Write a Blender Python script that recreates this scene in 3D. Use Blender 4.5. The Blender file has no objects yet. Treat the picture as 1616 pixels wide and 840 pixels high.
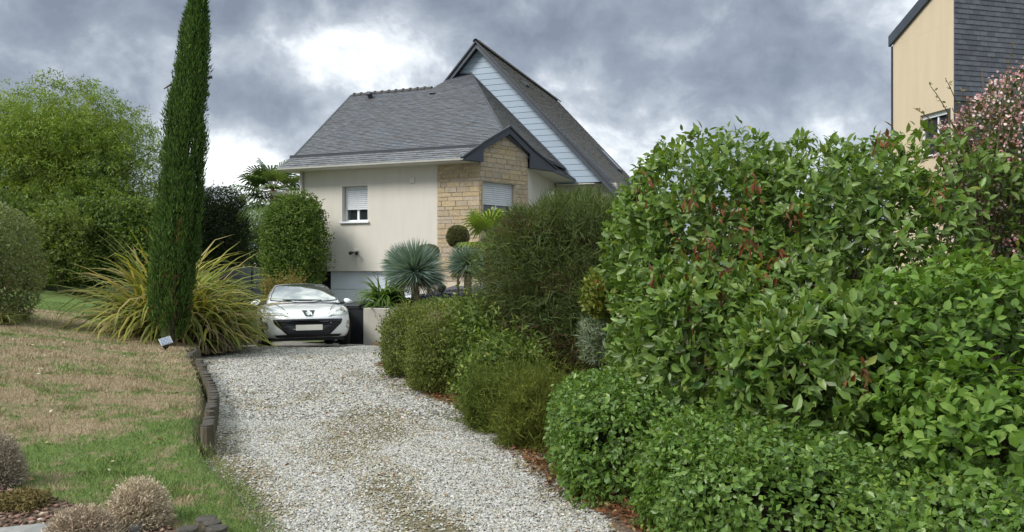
import bpy, bmesh, math, random
import numpy as np
from mathutils import Vector, Matrix
from mathutils.bvhtree import BVHTree

R = math.radians
rng = np.random.default_rng(11)
random.seed(5)
SC = bpy.context.scene
COL = SC.collection
EYE = 1.52

# ------------------------------------------------------------------ camera
cam_d = bpy.data.cameras.new('camera'); cam = bpy.data.objects.new('camera', cam_d); COL.objects.link(cam)
cam.location = (0, 0, EYE); cam.rotation_euler = (R(90), 0, 0)
cam_d.sensor_width = 36; cam_d.lens = 36 * 1200 / 1616; cam_d.shift_y = 8 / 1616
cam_d.clip_start = 0.05; cam_d.clip_end = 3000
SC.camera = cam

# ------------------------------------------------------------------ light
SUN_EL, SUN_AZ = 43, 232          # azimuth clockwise from +Y
saz, sel = R(SUN_AZ), R(SUN_EL)
sun_dir = Vector((math.sin(saz) * math.cos(sel), math.cos(saz) * math.cos(sel), math.sin(sel)))
sd = bpy.data.lights.new('sun', 'SUN'); sd.energy = 1.5; sd.angle = R(22); sd.color = (1, .96, .9)
sun = bpy.data.objects.new('sun', sd); COL.objects.link(sun)
sun.rotation_euler = (-sun_dir).to_track_quat('-Z', 'Y').to_euler()

SC.view_settings.view_transform = 'Standard'; SC.view_settings.look = 'None'
SC.view_settings.gamma = 1; SC.view_settings.use_curve_mapping = False
SC.view_settings.exposure = 1.38
SC.cycles.use_denoising = True
SC.cycles.max_bounces = 6; SC.cycles.transparent_max_bounces = 8


class NT:
    """small node-tree helper"""
    def __init__(s, tree):
        s.t = tree; s.n = tree.nodes; s.l = tree.links
    def node(s, typ, **kw):
        n = s.n.new(typ)
        for k, v in kw.items():
            if k.startswith('i_'):
                key = k[2:]; key = int(key) if key.isdigit() else key.replace('_', ' ')
                s.set(n.inputs[key], v)
            else: setattr(n, k, v)
        return n
    def set(s, inp, v):
        if isinstance(v, bpy.types.NodeSocket): s.l.new(v, inp)
        else: inp.default_value = v
    def math(s, op, a, b=0.0, c=0.0, clamp=False):
        n = s.n.new('ShaderNodeMath'); n.operation = op; n.use_clamp = clamp
        s.set(n.inputs[0], a); s.set(n.inputs[1], b); s.set(n.inputs[2], c)
        return n.outputs[0]
    def vmath(s, op, a, b=(0, 0, 0)):
        n = s.n.new('ShaderNodeVectorMath'); n.operation = op
        s.set(n.inputs[0], a)
        if op == 'SCALE': s.set(n.inputs[3], b)
        else: s.set(n.inputs[1], b)
        return n.outputs['Value'] if op in ('DOT_PRODUCT', 'LENGTH') else n.outputs[0]
    def noise(s, vec, scale, detail=4, rough=.55, dist=0.0):
        n = s.n.new('ShaderNodeTexNoise')
        if vec is not None: s.l.new(vec, n.inputs['Vector'])
        n.inputs['Scale'].default_value = scale; n.inputs['Detail'].default_value = detail
        n.inputs['Roughness'].default_value = rough; n.inputs['Distortion'].default_value = dist
        return n.outputs['Fac']
    def ramp(s, fac, stops, mode='LINEAR'):
        n = s.n.new('ShaderNodeValToRGB'); n.color_ramp.interpolation = mode
        e = n.color_ramp.elements
        while len(e) < len(stops): e.new(.5)
        for el, (p, c) in zip(e, stops):
            el.position = p; el.color = (*c, 1) if len(c) == 3 else c
        s.l.new(fac, n.inputs[0]); return n.outputs['Color']
    def mix(s, fac, a, b, mode='MIX'):
        n = s.n.new('ShaderNodeMix'); n.data_type = 'RGBA'; n.blend_type = mode
        s.set(n.inputs[0], fac)
        for i, v in ((6, a), (7, b)):
            s.set(n.inputs[i], (*v, 1) if isinstance(v, tuple) and len(v) == 3 else v)
        return n.outputs[2]
    def maprange(s, v, a, b, c=0.0, d=1.0, smooth=True):
        n = s.n.new('ShaderNodeMapRange'); n.interpolation_type = 'SMOOTHSTEP' if smooth else 'LINEAR'
        s.set(n.inputs[0], v)
        for i, x in enumerate((a, b, c, d)): n.inputs[i + 1].default_value = x
        return n.outputs[0]


# ------------------------------------------------------------------ sky: storm clouds with bright breaks
W = bpy.data.worlds.new('World'); SC.world = W; W.use_nodes = True
W.node_tree.nodes.clear(); T = NT(W.node_tree)
sky = T.node('ShaderNodeTexSky', sky_type='NISHITA', sun_disc=False, sun_elevation=sel, sun_rotation=saz)
tc = T.node('ShaderNodeTexCoord')
D = T.vmath('NORMALIZE', tc.outputs['Generated'])
sx = T.node('ShaderNodeSeparateXYZ', i_0=D)
zz = T.math('ADD', T.math('MAXIMUM', sx.outputs[2], 0.0), 0.80)
px = T.math('DIVIDE', sx.outputs[0], zz); py = T.math('DIVIDE', sx.outputs[1], zz)
cp = T.node('ShaderNodeCombineXYZ', i_0=px, i_1=py, i_2=0.37).outputs[0]
n_big = T.noise(cp, 3.6, 3, .5, .3)
n_mid = T.noise(cp, 8.5, 6, .55, .35)
n_fine = T.noise(cp, 26, 5, .6, .2)
def spot(u, v, ru, rv, amp):
    """a soft bright (or dark) mass of cloud around one direction of the sky"""
    d = Vector(((u - 808) / 1200, 1, (428 - v) / 1200)).normalized()
    a = math.atan2(d.x, d.y); e = math.asin(d.z)
    az = T.math('ARCTAN2', sx.outputs[0], sx.outputs[1]); el = T.math('ARCSINE', sx.outputs[2])
    q1 = T.math('DIVIDE', T.math('SUBTRACT', az, a), ru / 1200); q2 = T.math('DIVIDE', T.math('SUBTRACT', el, e), rv / 1200)
    q = T.math('ADD', T.math('MULTIPLY', q1, q1), T.math('MULTIPLY', q2, q2))
    return T.math('MULTIPLY', T.math('POWER', 2.718, T.math('MULTIPLY', q, -1.0)), amp)
b = T.math('ADD', T.math('MULTIPLY', n_big, 0.30), T.math('MULTIPLY', n_mid, 1.10))
b = T.math('ADD', b, T.math('MULTIPLY', n_fine, 0.42))
b = T.math('SUBTRACT', b, 0.605)
#SPOTS
for s_ in ((520, 115, 170, 65, .30), (620, 70, 120, 45, .10), (390, 265, 130, 80, .34), (410, 165, 95, 45, -.34), (180, 150, 170, 80, .10),
           (120, 30, 300, 60, -.14), (900, 215, 190, 60, .12), (1000, 60, 320, 70, -.16), (1150, 130, 180, 50, -.12), (1340, 200, 170, 70, .12),
           (1370, 40, 70, 90, .12), (1010, 270, 110, 70, .16), (700, 10, 500, 60, -.12)):
    b = T.math('ADD', b, spot(*s_))
cloud = T.ramp(b, [(.0, (.105, .122, .150)), (.22, (.150, .170, .202)), (.42, (.250, .272, .302)), (.55, (.40, .420, .440)), (.76, (.66, .675, .685)), (1, (.84, .85, .855))])
# an overcast sky is brighter overhead than low down
zen = T.maprange(sx.outputs[2], .36, .9, 1.0, 3.2); zwb = T.maprange(sx.outputs[2], .36, .9, 1.0, 2.65)
cloud = T.mix(1.0, cloud, T.node('ShaderNodeCombineXYZ', i_0=zen, i_1=zen, i_2=zwb).outputs[0], 'MULTIPLY')
clear = T.vmath('SCALE', sky.outputs[0], 0.10)
skymix = T.vmath('SCALE', T.mix(0.93, clear, cloud), 0.87)
bg = T.node('ShaderNodeBackground', i_Color=skymix, i_Strength=1.0)
T.l.new(bg.outputs[0], T.node('ShaderNodeOutputWorld').inputs[0])

# ------------------------------------------------------------------ materials
MAT = {}
def new_mat(name):
    m = bpy.data.materials.new(name); m.use_nodes = True; m.node_tree.nodes.clear()
    t = NT(m.node_tree); out = t.node('ShaderNodeOutputMaterial'); MAT[name] = m
    return m, t, out
def finish(t, out, color, rough=.8, bump=None, bdist=.01, bstr=.6, **kw):
    p = t.node('ShaderNodeBsdfPrincipled')
    t.set(p.inputs['Base Color'], (*color, 1) if isinstance(color, tuple) else color)
    t.set(p.inputs['Roughness'], rough)
    for k, v in kw.items(): t.set(p.inputs[k.replace('_', ' ')], v)
    if bump is not None:
        bn = t.node('ShaderNodeBump'); bn.inputs['Distance'].default_value = bdist; bn.inputs['Strength'].default_value = bstr
        t.l.new(bump, bn.inputs['Height']); t.l.new(bn.outputs[0], p.inputs['Normal'])
    t.l.new(p.outputs[0], out.inputs[0]); return p
def obj_co(t): return t.node('ShaderNodeTexCoord').outputs['Object']
def pos_co(t): return t.node('ShaderNodeNewGeometry').outputs['Position']

def simple(name, color, rough=.6, var=.12, scale=8, bump=0.0, bd=.004, **kw):
    """plain surface with a little mottling"""
    m, t, o = new_mat(name); co = pos_co(t)
    n = t.noise(co, scale, 5, .6)
    dark = tuple(c * (1 - var) for c in color); lite = tuple(min(1, c * (1 + var)) for c in color)
    c = t.ramp(n, [(.3, dark), (.7, lite)])
    finish(t, o, c, rough, t.noise(co, scale * 8, 4, .6) if bump else None, bd, bump, **kw)
    return m
def attr_mat(name, rough=.6, transl=0.0, noise_scale=0, spec=.5, mul=1.0, coat=0.0):
    """colour comes from the per-piece colour stored on the mesh"""
    m, t, o = new_mat(name)
    a = t.node('ShaderNodeAttribute', attribute_name='Col').outputs['Color']
    if noise_scale:
        n = t.noise(pos_co(t), noise_scale, 4, .6)
        k = t.maprange(n, .25, .75, .75, 1.25, False)
        a = t.mix(1.0, a, t.node('ShaderNodeCombineXYZ', i_0=k, i_1=k, i_2=k).outputs[0], 'MULTIPLY')
    if mul != 1: a = t.mix(1.0, a, (mul * .98, mul * 1.03, mul * .80), 'MULTIPLY')
    p = finish(t, o, a, rough); p.inputs['Specular IOR Level'].default_value = spec
    p.inputs['Coat Weight'].default_value = coat
    if transl:
        tr = t.node('ShaderNodeBsdfTranslucent', i_Color=t.mix(1.0, a, (1.5, 1.5, .6), 'MULTIPLY'))
        mx = t.node('ShaderNodeMixShader', i_0=transl)
        t.l.new(p.outputs[0], mx.inputs[1]); t.l.new(tr.outputs[0], mx.inputs[2]); t.l.new(mx.outputs[0], o.inputs[0])
    return m
attr_mat('leaf', .55, .32, spec=.25, mul=1.22)
attr_mat('leaf_glossy', .36, .32, spec=.38, mul=1.45)
attr_mat('needle', .7, .25, spec=.15, mul=1.22)
attr_mat('leaf_pale', .55, .2, spec=.25)
attr_mat('dry', .9, 0, spec=.15)
attr_mat('slate', .55, 0, 14, .4)
attr_mat('pebble', .8, 0, 60, .3)
attr_mat('stone_piece', .92, 0, 16, .2)
attr_mat('paint_piece', .5, 0, 0, .4)

def wall_mat(name, col):
    m, t, o = new_mat(name); co = pos_co(t)
    mp = t.node('ShaderNodeMapping', i_Vector=co); mp.inputs['Scale'].default_value = (2.2, 2.2, .25)
    streak = t.noise(mp.outputs[0], 2.0, 5, .6)
    c = t.ramp(streak, [(.25, tuple(x * .915 for x in col)), (.62, col)])
    c = t.mix(t.maprange(t.noise(co, .9, 4), .45, .75, 0, .35), c, tuple(x * .9 for x in col))
    finish(t, o, c, .92, t.noise(co, 160, 3, .6), .003, .5)
wall_mat('render_cream', (.59, .562, .505))
wall_mat('render_yellow', (.57, .475, .34))
wall_mat('concrete', (.37, .35, .31))
simple('mortar', (.55, .475, .365), .95, .15, 20, .5)
simple('zinc', (.030, .036, .048), .45, .15, 3, 0)
simple('eave_grey', (.34, .335, .31), .7, .08, 3)
simple('fascia', (.045, .056, .076), .5, .12, 3, 0)
simple('soffit_white', (.62, .60, .55), .7, .06, 3)
simple('white_pvc', (.74, .77, .80), .4, .04, 3)
simple('shutter', (.63, .66, .70), .45, .05, 3)
simple('door_white', (.70, .76, .85), .5, .05, 2)
simple('shade_black', (.012, .013, .015), .9)  # near-black colour standing in for the shade behind the garage opening
simple('roof_base', (.055, .060, .072), .8)
simple('grey_fence', (.045, .052, .062), .6, .2, 6)
simple('bark', (.10, .075, .05), .95, .35, 9, .8, .02)
simple('palm_bark', (.16, .115, .07), .95, .35, 30, .9, .02)
simple('pale_bark', (.36, .28, .18), .95, .3, 30, .9, .02)
simple('bin_black', (.012, .014, .018), .5, .2, 10)
simple('black_plastic', (.010, .011, .012), .45, .1, 10)
simple('rubber', (.012, .012, .012), .8, .2, 30)
simple('chrome', (.75, .77, .80), .12, .02, 3, 0, .004, Metallic=1.0)
simple('alloy', (.45, .46, .48), .3, .05, 3, 0, .004, Metallic=1.0)
simple('car_paint', (.84, .86, .89), .30, .02, 2, 0, .004, Metallic=.10, Coat_Weight=1.0, Coat_Roughness=.05)
simple('globe', (.82, .82, .80), .35, .03, 4)
simple('rock', (.30, .27, .22), .95, .35, 14, .9, .02)
simple('slab', (.22, .22, .215), .85, .3, 9, .6, .008)
simple('brown_tile', (.062, .060, .060), .8, .25, 12, .4)
m, t, o = new_mat('glass'); finish(t, o, (.02, .025, .03), .03, None, IOR=2.0)
m, t, o = new_mat('windscreen'); finish(t, o, (.03, .04, .05), .02, None, IOR=8.0)
m, t, o = new_mat('lamp_lens')
vr = t.node('ShaderNodeTexVoronoi', i_Scale=22.0); t.l.new(obj_co(t), vr.inputs['Vector'])
finish(t, o, t.ramp(vr.outputs['Distance'], [(.1, (.72, .73, .70)), (.6, (.50, .52, .52))]), .08, None, Metallic=.35, Coat_Weight=1.0)
m, t, o = new_mat('solar'); co = obj_co(t)
bk = t.node('ShaderNodeTexBrick', offset=0.0); t.l.new(co, bk.inputs['Vector'])
for k, v in (('Scale', 14.0), ('Mortar Size', .03), ('Brick Width', .5), ('Row Height', .5)): bk.inputs[k].default_value = v
bk.inputs['Color1'].default_value = (.16, .20, .28, 1); bk.inputs['Color2'].default_value = (.12, .16, .24, 1); bk.inputs['Mortar'].default_value = (.4, .42, .46, 1)
finish(t, o, bk.outputs['Color'], .15)
m, t, o = new_mat('post_wood'); co = pos_co(t)
mp = t.node('ShaderNodeMapping', i_Vector=co); mp.inputs['Scale'].default_value = (30, 30, 3)
n = t.noise(mp.outputs[0], 1.5, 5, .65); n2 = t.noise(co, 6, 3)
c = t.ramp(n, [(.25, (.035, .030, .023)), (.55, (.105, .088, .062)), (.8, (.17, .145, .105))])
c = t.mix(t.maprange(n2, .45, .7, 0, .5), c, (.10, .11, .05))
finish(t, o, c, .95, n, .01, .9)
m, t, o = new_mat('post_top'); co = pos_co(t)
n = t.noise(co, 25, 5, .65)
finish(t, o, t.ramp(n, [(.25, (.022, .020, .018)), (.75, (.085, .075, .062))]), .95, n, .012, .9)

# lawn: worn straw and green grass in patches of their own
def lawn_color(t, co):
    sep = t.node('ShaderNodeSeparateXYZ', i_0=co)
    mp = t.node('ShaderNodeMapping', i_Vector=co); mp.inputs['Scale'].default_value = (.75, 1.05, 0)
    n = t.noise(mp.outputs[0], 1.05, 5, .65, .8)
    n2 = t.noise(co, 5.5, 4, .6)
    near = t.maprange(sep.outputs[1], 4.8, 8.4, .17, 0)
    band = t.math('MULTIPLY', t.maprange(sep.outputs[1], 7.2, 8.0), t.maprange(sep.outputs[1], 10.4, 9.2))
    far = t.maprange(sep.outputs[1], 16.2, 17.4, 0, .5)
    g = t.math('ADD', t.math('ADD', n, near), t.math('ADD', far, t.math('MULTIPLY', band, .07)))
    g = t.math('ADD', g, t.math('MULTIPLY', t.math('SUBTRACT', n2, .5), .65))
    g = t.math('ADD', g, t.math('MULTIPLY', t.math('SUBTRACT', t.noise(co, 15, 3, .6), .5), .35))
    return t.maprange(g, .475, .69), n2
m, t, o = new_mat('lawn_soil'); co = pos_co(t)
f, n2 = lawn_color(t, co)
fine = t.noise(co, 60, 4, .7)
dry = t.ramp(fine, [(.25, (.15, .105, .062)), (.5, (.27, .205, .128)), (.75, (.38, .30, .195))])
grn = t.ramp(fine, [(.25, (.045, .075, .014)), (.5, (.095, .155, .030)), (.75, (.16, .21, .055))])
soil = t.mix(t.maprange(t.noise(co, 2.3, 4), .55, .75, 0, .45), dry, (.19, .125, .08))
finish(t, o, t.mix(f, soil, grn), .95, t.noise(co, 45, 5, .7), .03, .9)
m, t, o = new_mat('grass'); co = pos_co(t)
f, n2 = lawn_color(t, co)
a = t.node('ShaderNodeAttribute', attribute_name='Col').outputs['Color']
sp = t.node('ShaderNodeSeparateColor', i_0=a)
dry = t.ramp(sp.outputs[0], [(0, (.22, .165, .092)), (.6, (.38, .305, .185)), (1, (.50, .42, .28))])
grn = t.ramp(sp.outputs[0], [(0, (.065, .115, .020)), (.6, (.125, .205, .036)), (1, (.24, .30, .08))])
finish(t, o, t.mix(f, dry, grn), .8)

# gravel drive: crushed white stone with worn, mossy and earthy patches
m, t, o = new_mat('gravel_bed'); co = pos_co(t)
def patch_mask(t, co):
    mp = t.node('ShaderNodeMapping', i_Vector=co); mp.inputs['Scale'].default_value = (1.0, .55, 0); mp.inputs['Rotation'].default_value = (0, 0, R(-18))
    return t.noise(mp.outputs[0], 1.15, 5, .65, .4)
v1 = t.node('ShaderNodeTexVoronoi', i_Scale=34.0); t.l.new(co, v1.inputs['Vector'])
v2 = t.node('ShaderNodeTexVoronoi', i_Scale=60.0); t.l.new(co, v2.inputs['Vector'])
sepc = t.node('ShaderNodeSeparateColor', i_0=v1.outputs['Color'])
stone = t.ramp(sepc.outputs[0], [(0, (.15, .147, .138)), (.35, (.28, .275, .26)), (.75, (.37, .365, .35)), (1, (.46, .455, .44))])
stone = t.mix(t.maprange(v1.outputs['Distance'], .35, .75), stone, (.16, .145, .12))
pm = t.node('ShaderNodeAttribute', attribute_name='Col').outputs['Fac']
pm = t.math('ADD', pm, t.math('MULTIPLY', t.math('SUBTRACT', t.noise(co, 9, 4, .7), .5), .9))
moss = t.ramp(t.noise(co, 26, 4, .7), [(.3, (.085, .072, .036)), (.5, (.17, .145, .080)), (.7, (.17, .17, .07)), (.9, (.33, .29, .20))])
c = t.mix(t.math('MULTIPLY', t.maprange(pm, .30, .75), .92), stone, moss)
hb = t.math('SUBTRACT', t.noise(co, 90, 3, .7), v1.outputs['Distance'])
finish(t, o, c, .95, hb, .02, .9)
m, t, o = new_mat('soil'); co = pos_co(t)
n = t.noise(co, 18, 6, .7)
finish(t, o, t.ramp(n, [(.25, (.045, .030, .020)), (.5, (.115, .080, .055)), (.75, (.24, .185, .13))]), .95, n, .03, .9)
m, t, o = new_mat('slate_chips'); co = pos_co(t)
v = t.node('ShaderNodeTexVoronoi', i_Scale=16.0); t.l.new(co, v.inputs['Vector'])
sepc = t.node('ShaderNodeSeparateColor', i_0=v.outputs['Color'])
finish(t, o, t.ramp(sepc.outputs[0], [(0, (.035, .038, .05)), (1, (.12, .13, .16))]), .6, v.outputs['Distance'], .03, .9)
m, t, o = new_mat('field'); co = pos_co(t)
finish(t, o, t.ramp(t.noise(co, .08, 5), [(.3, (.05, .08, .025)), (.7, (.11, .13, .05))]), .95)

# ------------------------------------------------------------------ object helpers
def mesh_obj(name, verts, faces, mat, parent=None, col=None, smooth=False):
    """numpy verts (N,3); faces list of (M,k) index arrays; col (N,3) per-vertex colour. World coordinates."""
    verts = np.asarray(verts, dtype=np.float64)
    me = bpy.data.meshes.new(name)
    if parent is not None: verts = verts - np.array(parent_origin(parent))
    if isinstance(faces, np.ndarray): faces = [faces]
    faces = [np.asarray(f, dtype=np.int32) for f in faces if len(f)]
    me.vertices.add(len(verts)); me.vertices.foreach_set('co', verts.astype(np.float32).ravel())
    loops = np.concatenate([f.ravel() for f in faces]); me.loops.add(len(loops)); me.loops.foreach_set('vertex_index', loops)
    tot = np.concatenate([np.full(len(f), f.shape[1], np.int32) for f in faces])
    st = np.concatenate([[0], np.cumsum(tot)[:-1]]).astype(np.int32)
    me.polygons.add(len(tot)); me.polygons.foreach_set('loop_start', st); me.polygons.foreach_set('loop_total', tot)
    if smooth: me.polygons.foreach_set('use_smooth', np.ones(len(tot), dtype=bool))
    me.update(calc_edges=True); me.validate()
    if col is not None: set_col(me, col)
    me.materials.append(MAT[mat])
    o = bpy.data.objects.new(name, me); COL.objects.link(o)
    if parent is not None: o.parent = parent
    return o
def set_col(me, col):
    a = me.color_attributes.new('Col', 'FLOAT_COLOR', 'POINT')
    c = np.ones((len(me.vertices), 4), dtype=np.float32); c[:, :3] = col
    a.data.foreach_set('color', c.ravel())
def parent_origin(p):
    v = Vector((0, 0, 0))
    while p is not None: v = v + p.location; p = p.parent
    return v
def bm_obj(name, bm, mat, parent=None, smooth=False, bevel=0.0, rel=False):
    """bmesh in world coordinates -> object"""
    if bevel: bmesh.ops.bevel(bm, geom=list(bm.edges), offset=bevel, segments=1, affect='EDGES')
    bmesh.ops.recalc_face_normals(bm, faces=bm.faces)
    if parent is not None and not rel: bmesh.ops.translate(bm, verts=bm.verts, vec=-parent_origin(parent))
    me = bpy.data.meshes.new(name); bm.to_mesh(me); bm.free()
    if smooth:
        for p in me.polygons: p.use_smooth = True
    me.materials.append(MAT[mat])
    o = bpy.data.objects.new(name, me); COL.objects.link(o)
    if parent is not None: o.parent = parent
    return o
def thing(name, label, cat, loc=(0, 0, 0), group=None):
    o = bpy.data.objects.new(name, None); COL.objects.link(o); o.location = loc
    o.empty_display_size = .2
    return tag(o, label, cat, group)
def tag(o, label, cat, group=None):
    o['label'] = label; o['category'] = cat
    if group: o['group'] = group
    return o
def structure(o): o['kind'] = 'structure'; return o
def stuff(o): o['kind'] = 'stuff'; return o

def box8(bm, pts):
    """8 world points: bottom quad then top quad"""
    v = [bm.verts.new(p) for p in pts]
    for f in ((0, 3, 2, 1), (4, 5, 6, 7), (0, 1, 5, 4), (1, 2, 6, 5), (2, 3, 7, 6), (3, 0, 4, 7)): bm.faces.new([v[i] for i in f])
def boxm(bm, M, x0, x1, y0, y1, z0, z1):
    """box in the local frame M (function of x,y,z -> world)"""
    box8(bm, [M(x0, y0, z0), M(x1, y0, z0), M(x1, y1, z0), M(x0, y1, z0), M(x0, y0, z1), M(x1, y0, z1), M(x1, y1, z1), M(x0, y1, z1)])
def tube(bm, pts, rad, n=8, cap=True):
    pts = [Vector(p) for p in pts]
    if not hasattr(rad, '__len__'): rad = [rad] * len(pts)
    rings = []
    for i, p in enumerate(pts):
        d = (pts[min(i + 1, len(pts) - 1)] - pts[max(i - 1, 0)]).normalized()
        a = d.orthogonal().normalized() if i == 0 else (a - d * a.dot(d)).normalized()
        c = d.cross(a)
        rings.append([bm.verts.new(p + (a * math.cos(2 * math.pi * k / n) + c * math.sin(2 * math.pi * k / n)) * rad[i]) for k in range(n)])
    for r0, r1 in zip(rings, rings[1:]):
        for k in range(n): bm.faces.new([r0[k], r0[(k + 1) % n], r1[(k + 1) % n], r1[k]])
    if cap: bm.faces.new(rings[0][::-1]); bm.faces.new(rings[-1])
def lathe(bm, M, prof, n=20):
    """profile (r,z) revolved about local z of frame M"""
    rings = [[bm.verts.new(M(r * math.cos(2 * math.pi * k / n), r * math.sin(2 * math.pi * k / n), z)) for k in range(n)] for r, z in prof]
    for r0, r1 in zip(rings, rings[1:]):
        for k in range(n): bm.faces.new([r0[k], r0[(k + 1) % n], r1[(k + 1) % n], r1[k]])
    bm.faces.new(rings[0][::-1]); bm.faces.new(rings[-1])
def clip_poly(poly, a, b, c):
    """keep a*x+b*y<=c"""
    out = []
    for i in range(len(poly)):
        p, q = poly[i], poly[(i + 1) % len(poly)]
        fp, fq = a * p[0] + b * p[1] - c, a * q[0] + b * q[1] - c
        if fp <= 0: out.append(p)
        if (fp < 0 < fq) or (fq < 0 < fp):
            k = fp / (fp - fq); out.append((p[0] + k * (q[0] - p[0]), p[1] + k * (q[1] - p[1])))
    return out
def clip_to(poly, region):
    """clip to a convex counter-clockwise region"""
    for i in range(len(region)):
        (x0, y0), (x1, y1) = region[i], region[(i + 1) % len(region)]
        nx, ny = y1 - y0, x0 - x1
        poly = clip_poly(poly, nx, ny, nx * x0 + ny * y0)
        if len(poly) < 3: return []
    return poly
def area(p): return sum(p[i][0] * p[(i + 1) % len(p)][1] - p[(i + 1) % len(p)][0] * p[i][1] for i in range(len(p))) / 2
def prism(bm, poly, F, d0, d1, inset=0.0):
    """polygon (a,b) extruded from depth d0 to d1 in frame F(a,b,d); front inset gives a worn edge"""
    n = len(poly); cx = sum(p[0] for p in poly) / n; cy = sum(p[1] for p in poly) / n
    back = [bm.verts.new(F(x, y, d0)) for x, y in poly]
    if inset:
        mid = [bm.verts.new(F(x, y, d0 + (d1 - d0) * .55)) for x, y in poly]
        rings = [back, mid]
    else: rings = [back]
    fr = []
    for x, y in poly:
        l = math.hypot(x - cx, y - cy) or 1; k = max(0, 1 - inset / l)
        fr.append(bm.verts.new(F(cx + (x - cx) * k, cy + (y - cy) * k, d1)))
    rings.append(fr)
    for r0, r1 in zip(rings, rings[1:]):
        for i in range(n): bm.faces.new([r0[i], r0[(i + 1) % n], r1[(i + 1) % n], r1[i]])
    bm.faces.new(rings[-1]); bm.faces.new(back[::-1])

# ------------------------------------------------------------------ ground
def sstep(x, a, b):
    k = np.clip((np.asarray(x, float) - a) / (b - a), 0, 1); return k * k * (3 - 2 * k)
EL = np.array([(1, -.1), (2.5, -.6), (4.43, -1.36), (5.18, -1.76), (5.94, -2.34), (6.3, -2.52), (7.86, -3.1), (9.26, -3.69), (11.26, -4.65), (12.4, -5.18), (14.2, -5.8), (16, -6.4), (19, -7.2), (23, -7.6), (70, -12)])
ER = np.array([(1, 2.2), (2.5, 1.45), (4.48, .79), (6.14, .32), (8.6, -.49), (12, -1.88), (14, -2.3), (15.8, -2.7), (16.35, -3.2), (21.5, -1.6), (23, -1.0), (70, 10)])
def edge_l(y): return np.interp(y, EL[:, 0], EL[:, 1])
def edge_r(y): return np.interp(y, ER[:, 0], ER[:, 1])
def z_drive(y): return -np.minimum(.09 * np.maximum(0, np.asarray(y, float) - 15.2), .55)
def z_lawn(x, y):
    x = np.asarray(x, float); y = np.asarray(y, float)
    d = np.maximum(0, edge_l(y) - x)
    base = .02 + .20 * sstep(y, 5.2, 6.6)
    sl = .03 + .09 * sstep(y, 4, 12)
    z = base + sl * d + .012 * np.sin(x * 2.3 + y * 1.1) * np.minimum(d, 1) + .018 * np.sin(x * .9 - y * 1.7) * np.minimum(d, 1)
    return np.where(z > 1.1, 1.1 + .25 * np.tanh((z - 1.1) / .25 * .8), z)
def z_bed(x, y):
    d = np.maximum(0, np.asarray(x, float) - edge_r(y))
    return .01 + .05 * np.minimum(d, 1.2) + .04 * np.maximum(0, d - 1.2) + z_drive(y) * 0
def grid_mesh(name, P, mat, **kw):
    n, mm = P.shape[:2]
    idx = np.arange(n * mm).reshape(n, mm)
    f = np.stack([idx[:-1, :-1], idx[:-1, 1:], idx[1:, 1:], idx[1:, :-1]], -1).reshape(-1, 4)
    return mesh_obj(name, P.reshape(-1, 3), f, mat, smooth=True, **kw)
g = np.array([(-400, -60), (400, -60), (400, 900), (-400, 900)], float)
structure(mesh_obj('ground', np.c_[g, np.full(4, -.62)], np.array([[0, 1, 2, 3]]), 'field'))
ys = np.r_[np.arange(1.2, 16, .08), np.arange(16, 22.6, .3)]
k = np.linspace(0, 1, 48)
a_, b_ = edge_l(ys) - .25, edge_r(ys) + .12
X = a_[:, None] + (b_ - a_)[:, None] * k; Y = np.repeat(ys[:, None], 48, 1)
Z = z_drive(Y) + .012 * np.sin(X * 3 + Y * .7) + .01 * np.cos(Y * 2.1 - X) - .02 * np.exp(-((k[None] - .3) / .12) ** 2) - .02 * np.exp(-((k[None] - .75) / .12) ** 2)
def wig(x, y, a, b, c): return np.sin(x * a + 1.3 * np.sin(y * b + c)) * np.sin(y * b * 1.3 + x * .7 + c)
def worn(x, y):
    """where the white stone has worn into earth and moss (0..1), in drive coordinates"""
    kk = (x - (edge_l(y) - .25)) / (edge_r(y) + .12 - edge_l(y) + .25)
    nz = .5 * wig(x, y, 2.3, 1.1, .4) + .35 * wig(x, y, 5.1, 2.7, 2.0) + .25 * wig(x, y, 11, 6.1, 4.0)
    mid = np.exp(-((kk - .50 - .05 * np.sin(y * .9)) / .13) ** 2) * np.clip((10.5 - y) / 3.5, .0, 1) * .95
    lef = np.exp(-((kk - .10) / .07) ** 2) * np.clip((8.2 - y) / 2, .15, 1) * .75
    rig = np.exp(-((kk - .97) / .08) ** 2) * .55
    return np.clip(mid + lef + rig + .75 * nz - .06, 0, 1)
structure(grid_mesh('driveway', np.stack([X, Y, Z], -1), 'gravel_bed', col=np.repeat(worn(X, Y).reshape(-1, 1), 3, 1)))
def drive_z_at(x, y):
    kk = (x - (edge_l(y) - .25)) / (edge_r(y) + .12 - edge_l(y) + .25)
    return z_drive(y) + .012 * np.sin(x * 3 + y * .7) + .01 * np.cos(y * 2.1 - x) - .02 * np.exp(-((kk - .3) / .12) ** 2) - .02 * np.exp(-((kk - .75) / .12) ** 2)
ys = np.r_[np.arange(1.2, 16, .15), np.arange(16, 30, .5), np.arange(30, 72, 3)]
d = np.r_[np.arange(0, 6, .15), np.arange(6, 16, .5), np.arange(16, 60, 4)]
d = d[None]
X = edge_l(ys)[:, None] - d; Y = np.repeat(ys[:, None], d.shape[1], 1)
Z = z_lawn(X, Y); Z[:, 0] = -.1
structure(grid_mesh('lawn', np.stack([X, Y, Z], -1), 'lawn_soil'))
ys2 = np.r_[np.arange(1.2, 16.31, .25)]
d2 = np.r_[np.arange(0, 3, .15), np.arange(3, 40, 1.5)][None]
X = edge_r(ys2)[:, None] + d2; Y = np.repeat(ys2[:, None], d2.shape[1], 1)
Z = z_bed(X, Y); Z[:, 0] = -.08
structure(grid_mesh('planting_bed', np.stack([X, Y, Z], -1), 'soil'))

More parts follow.
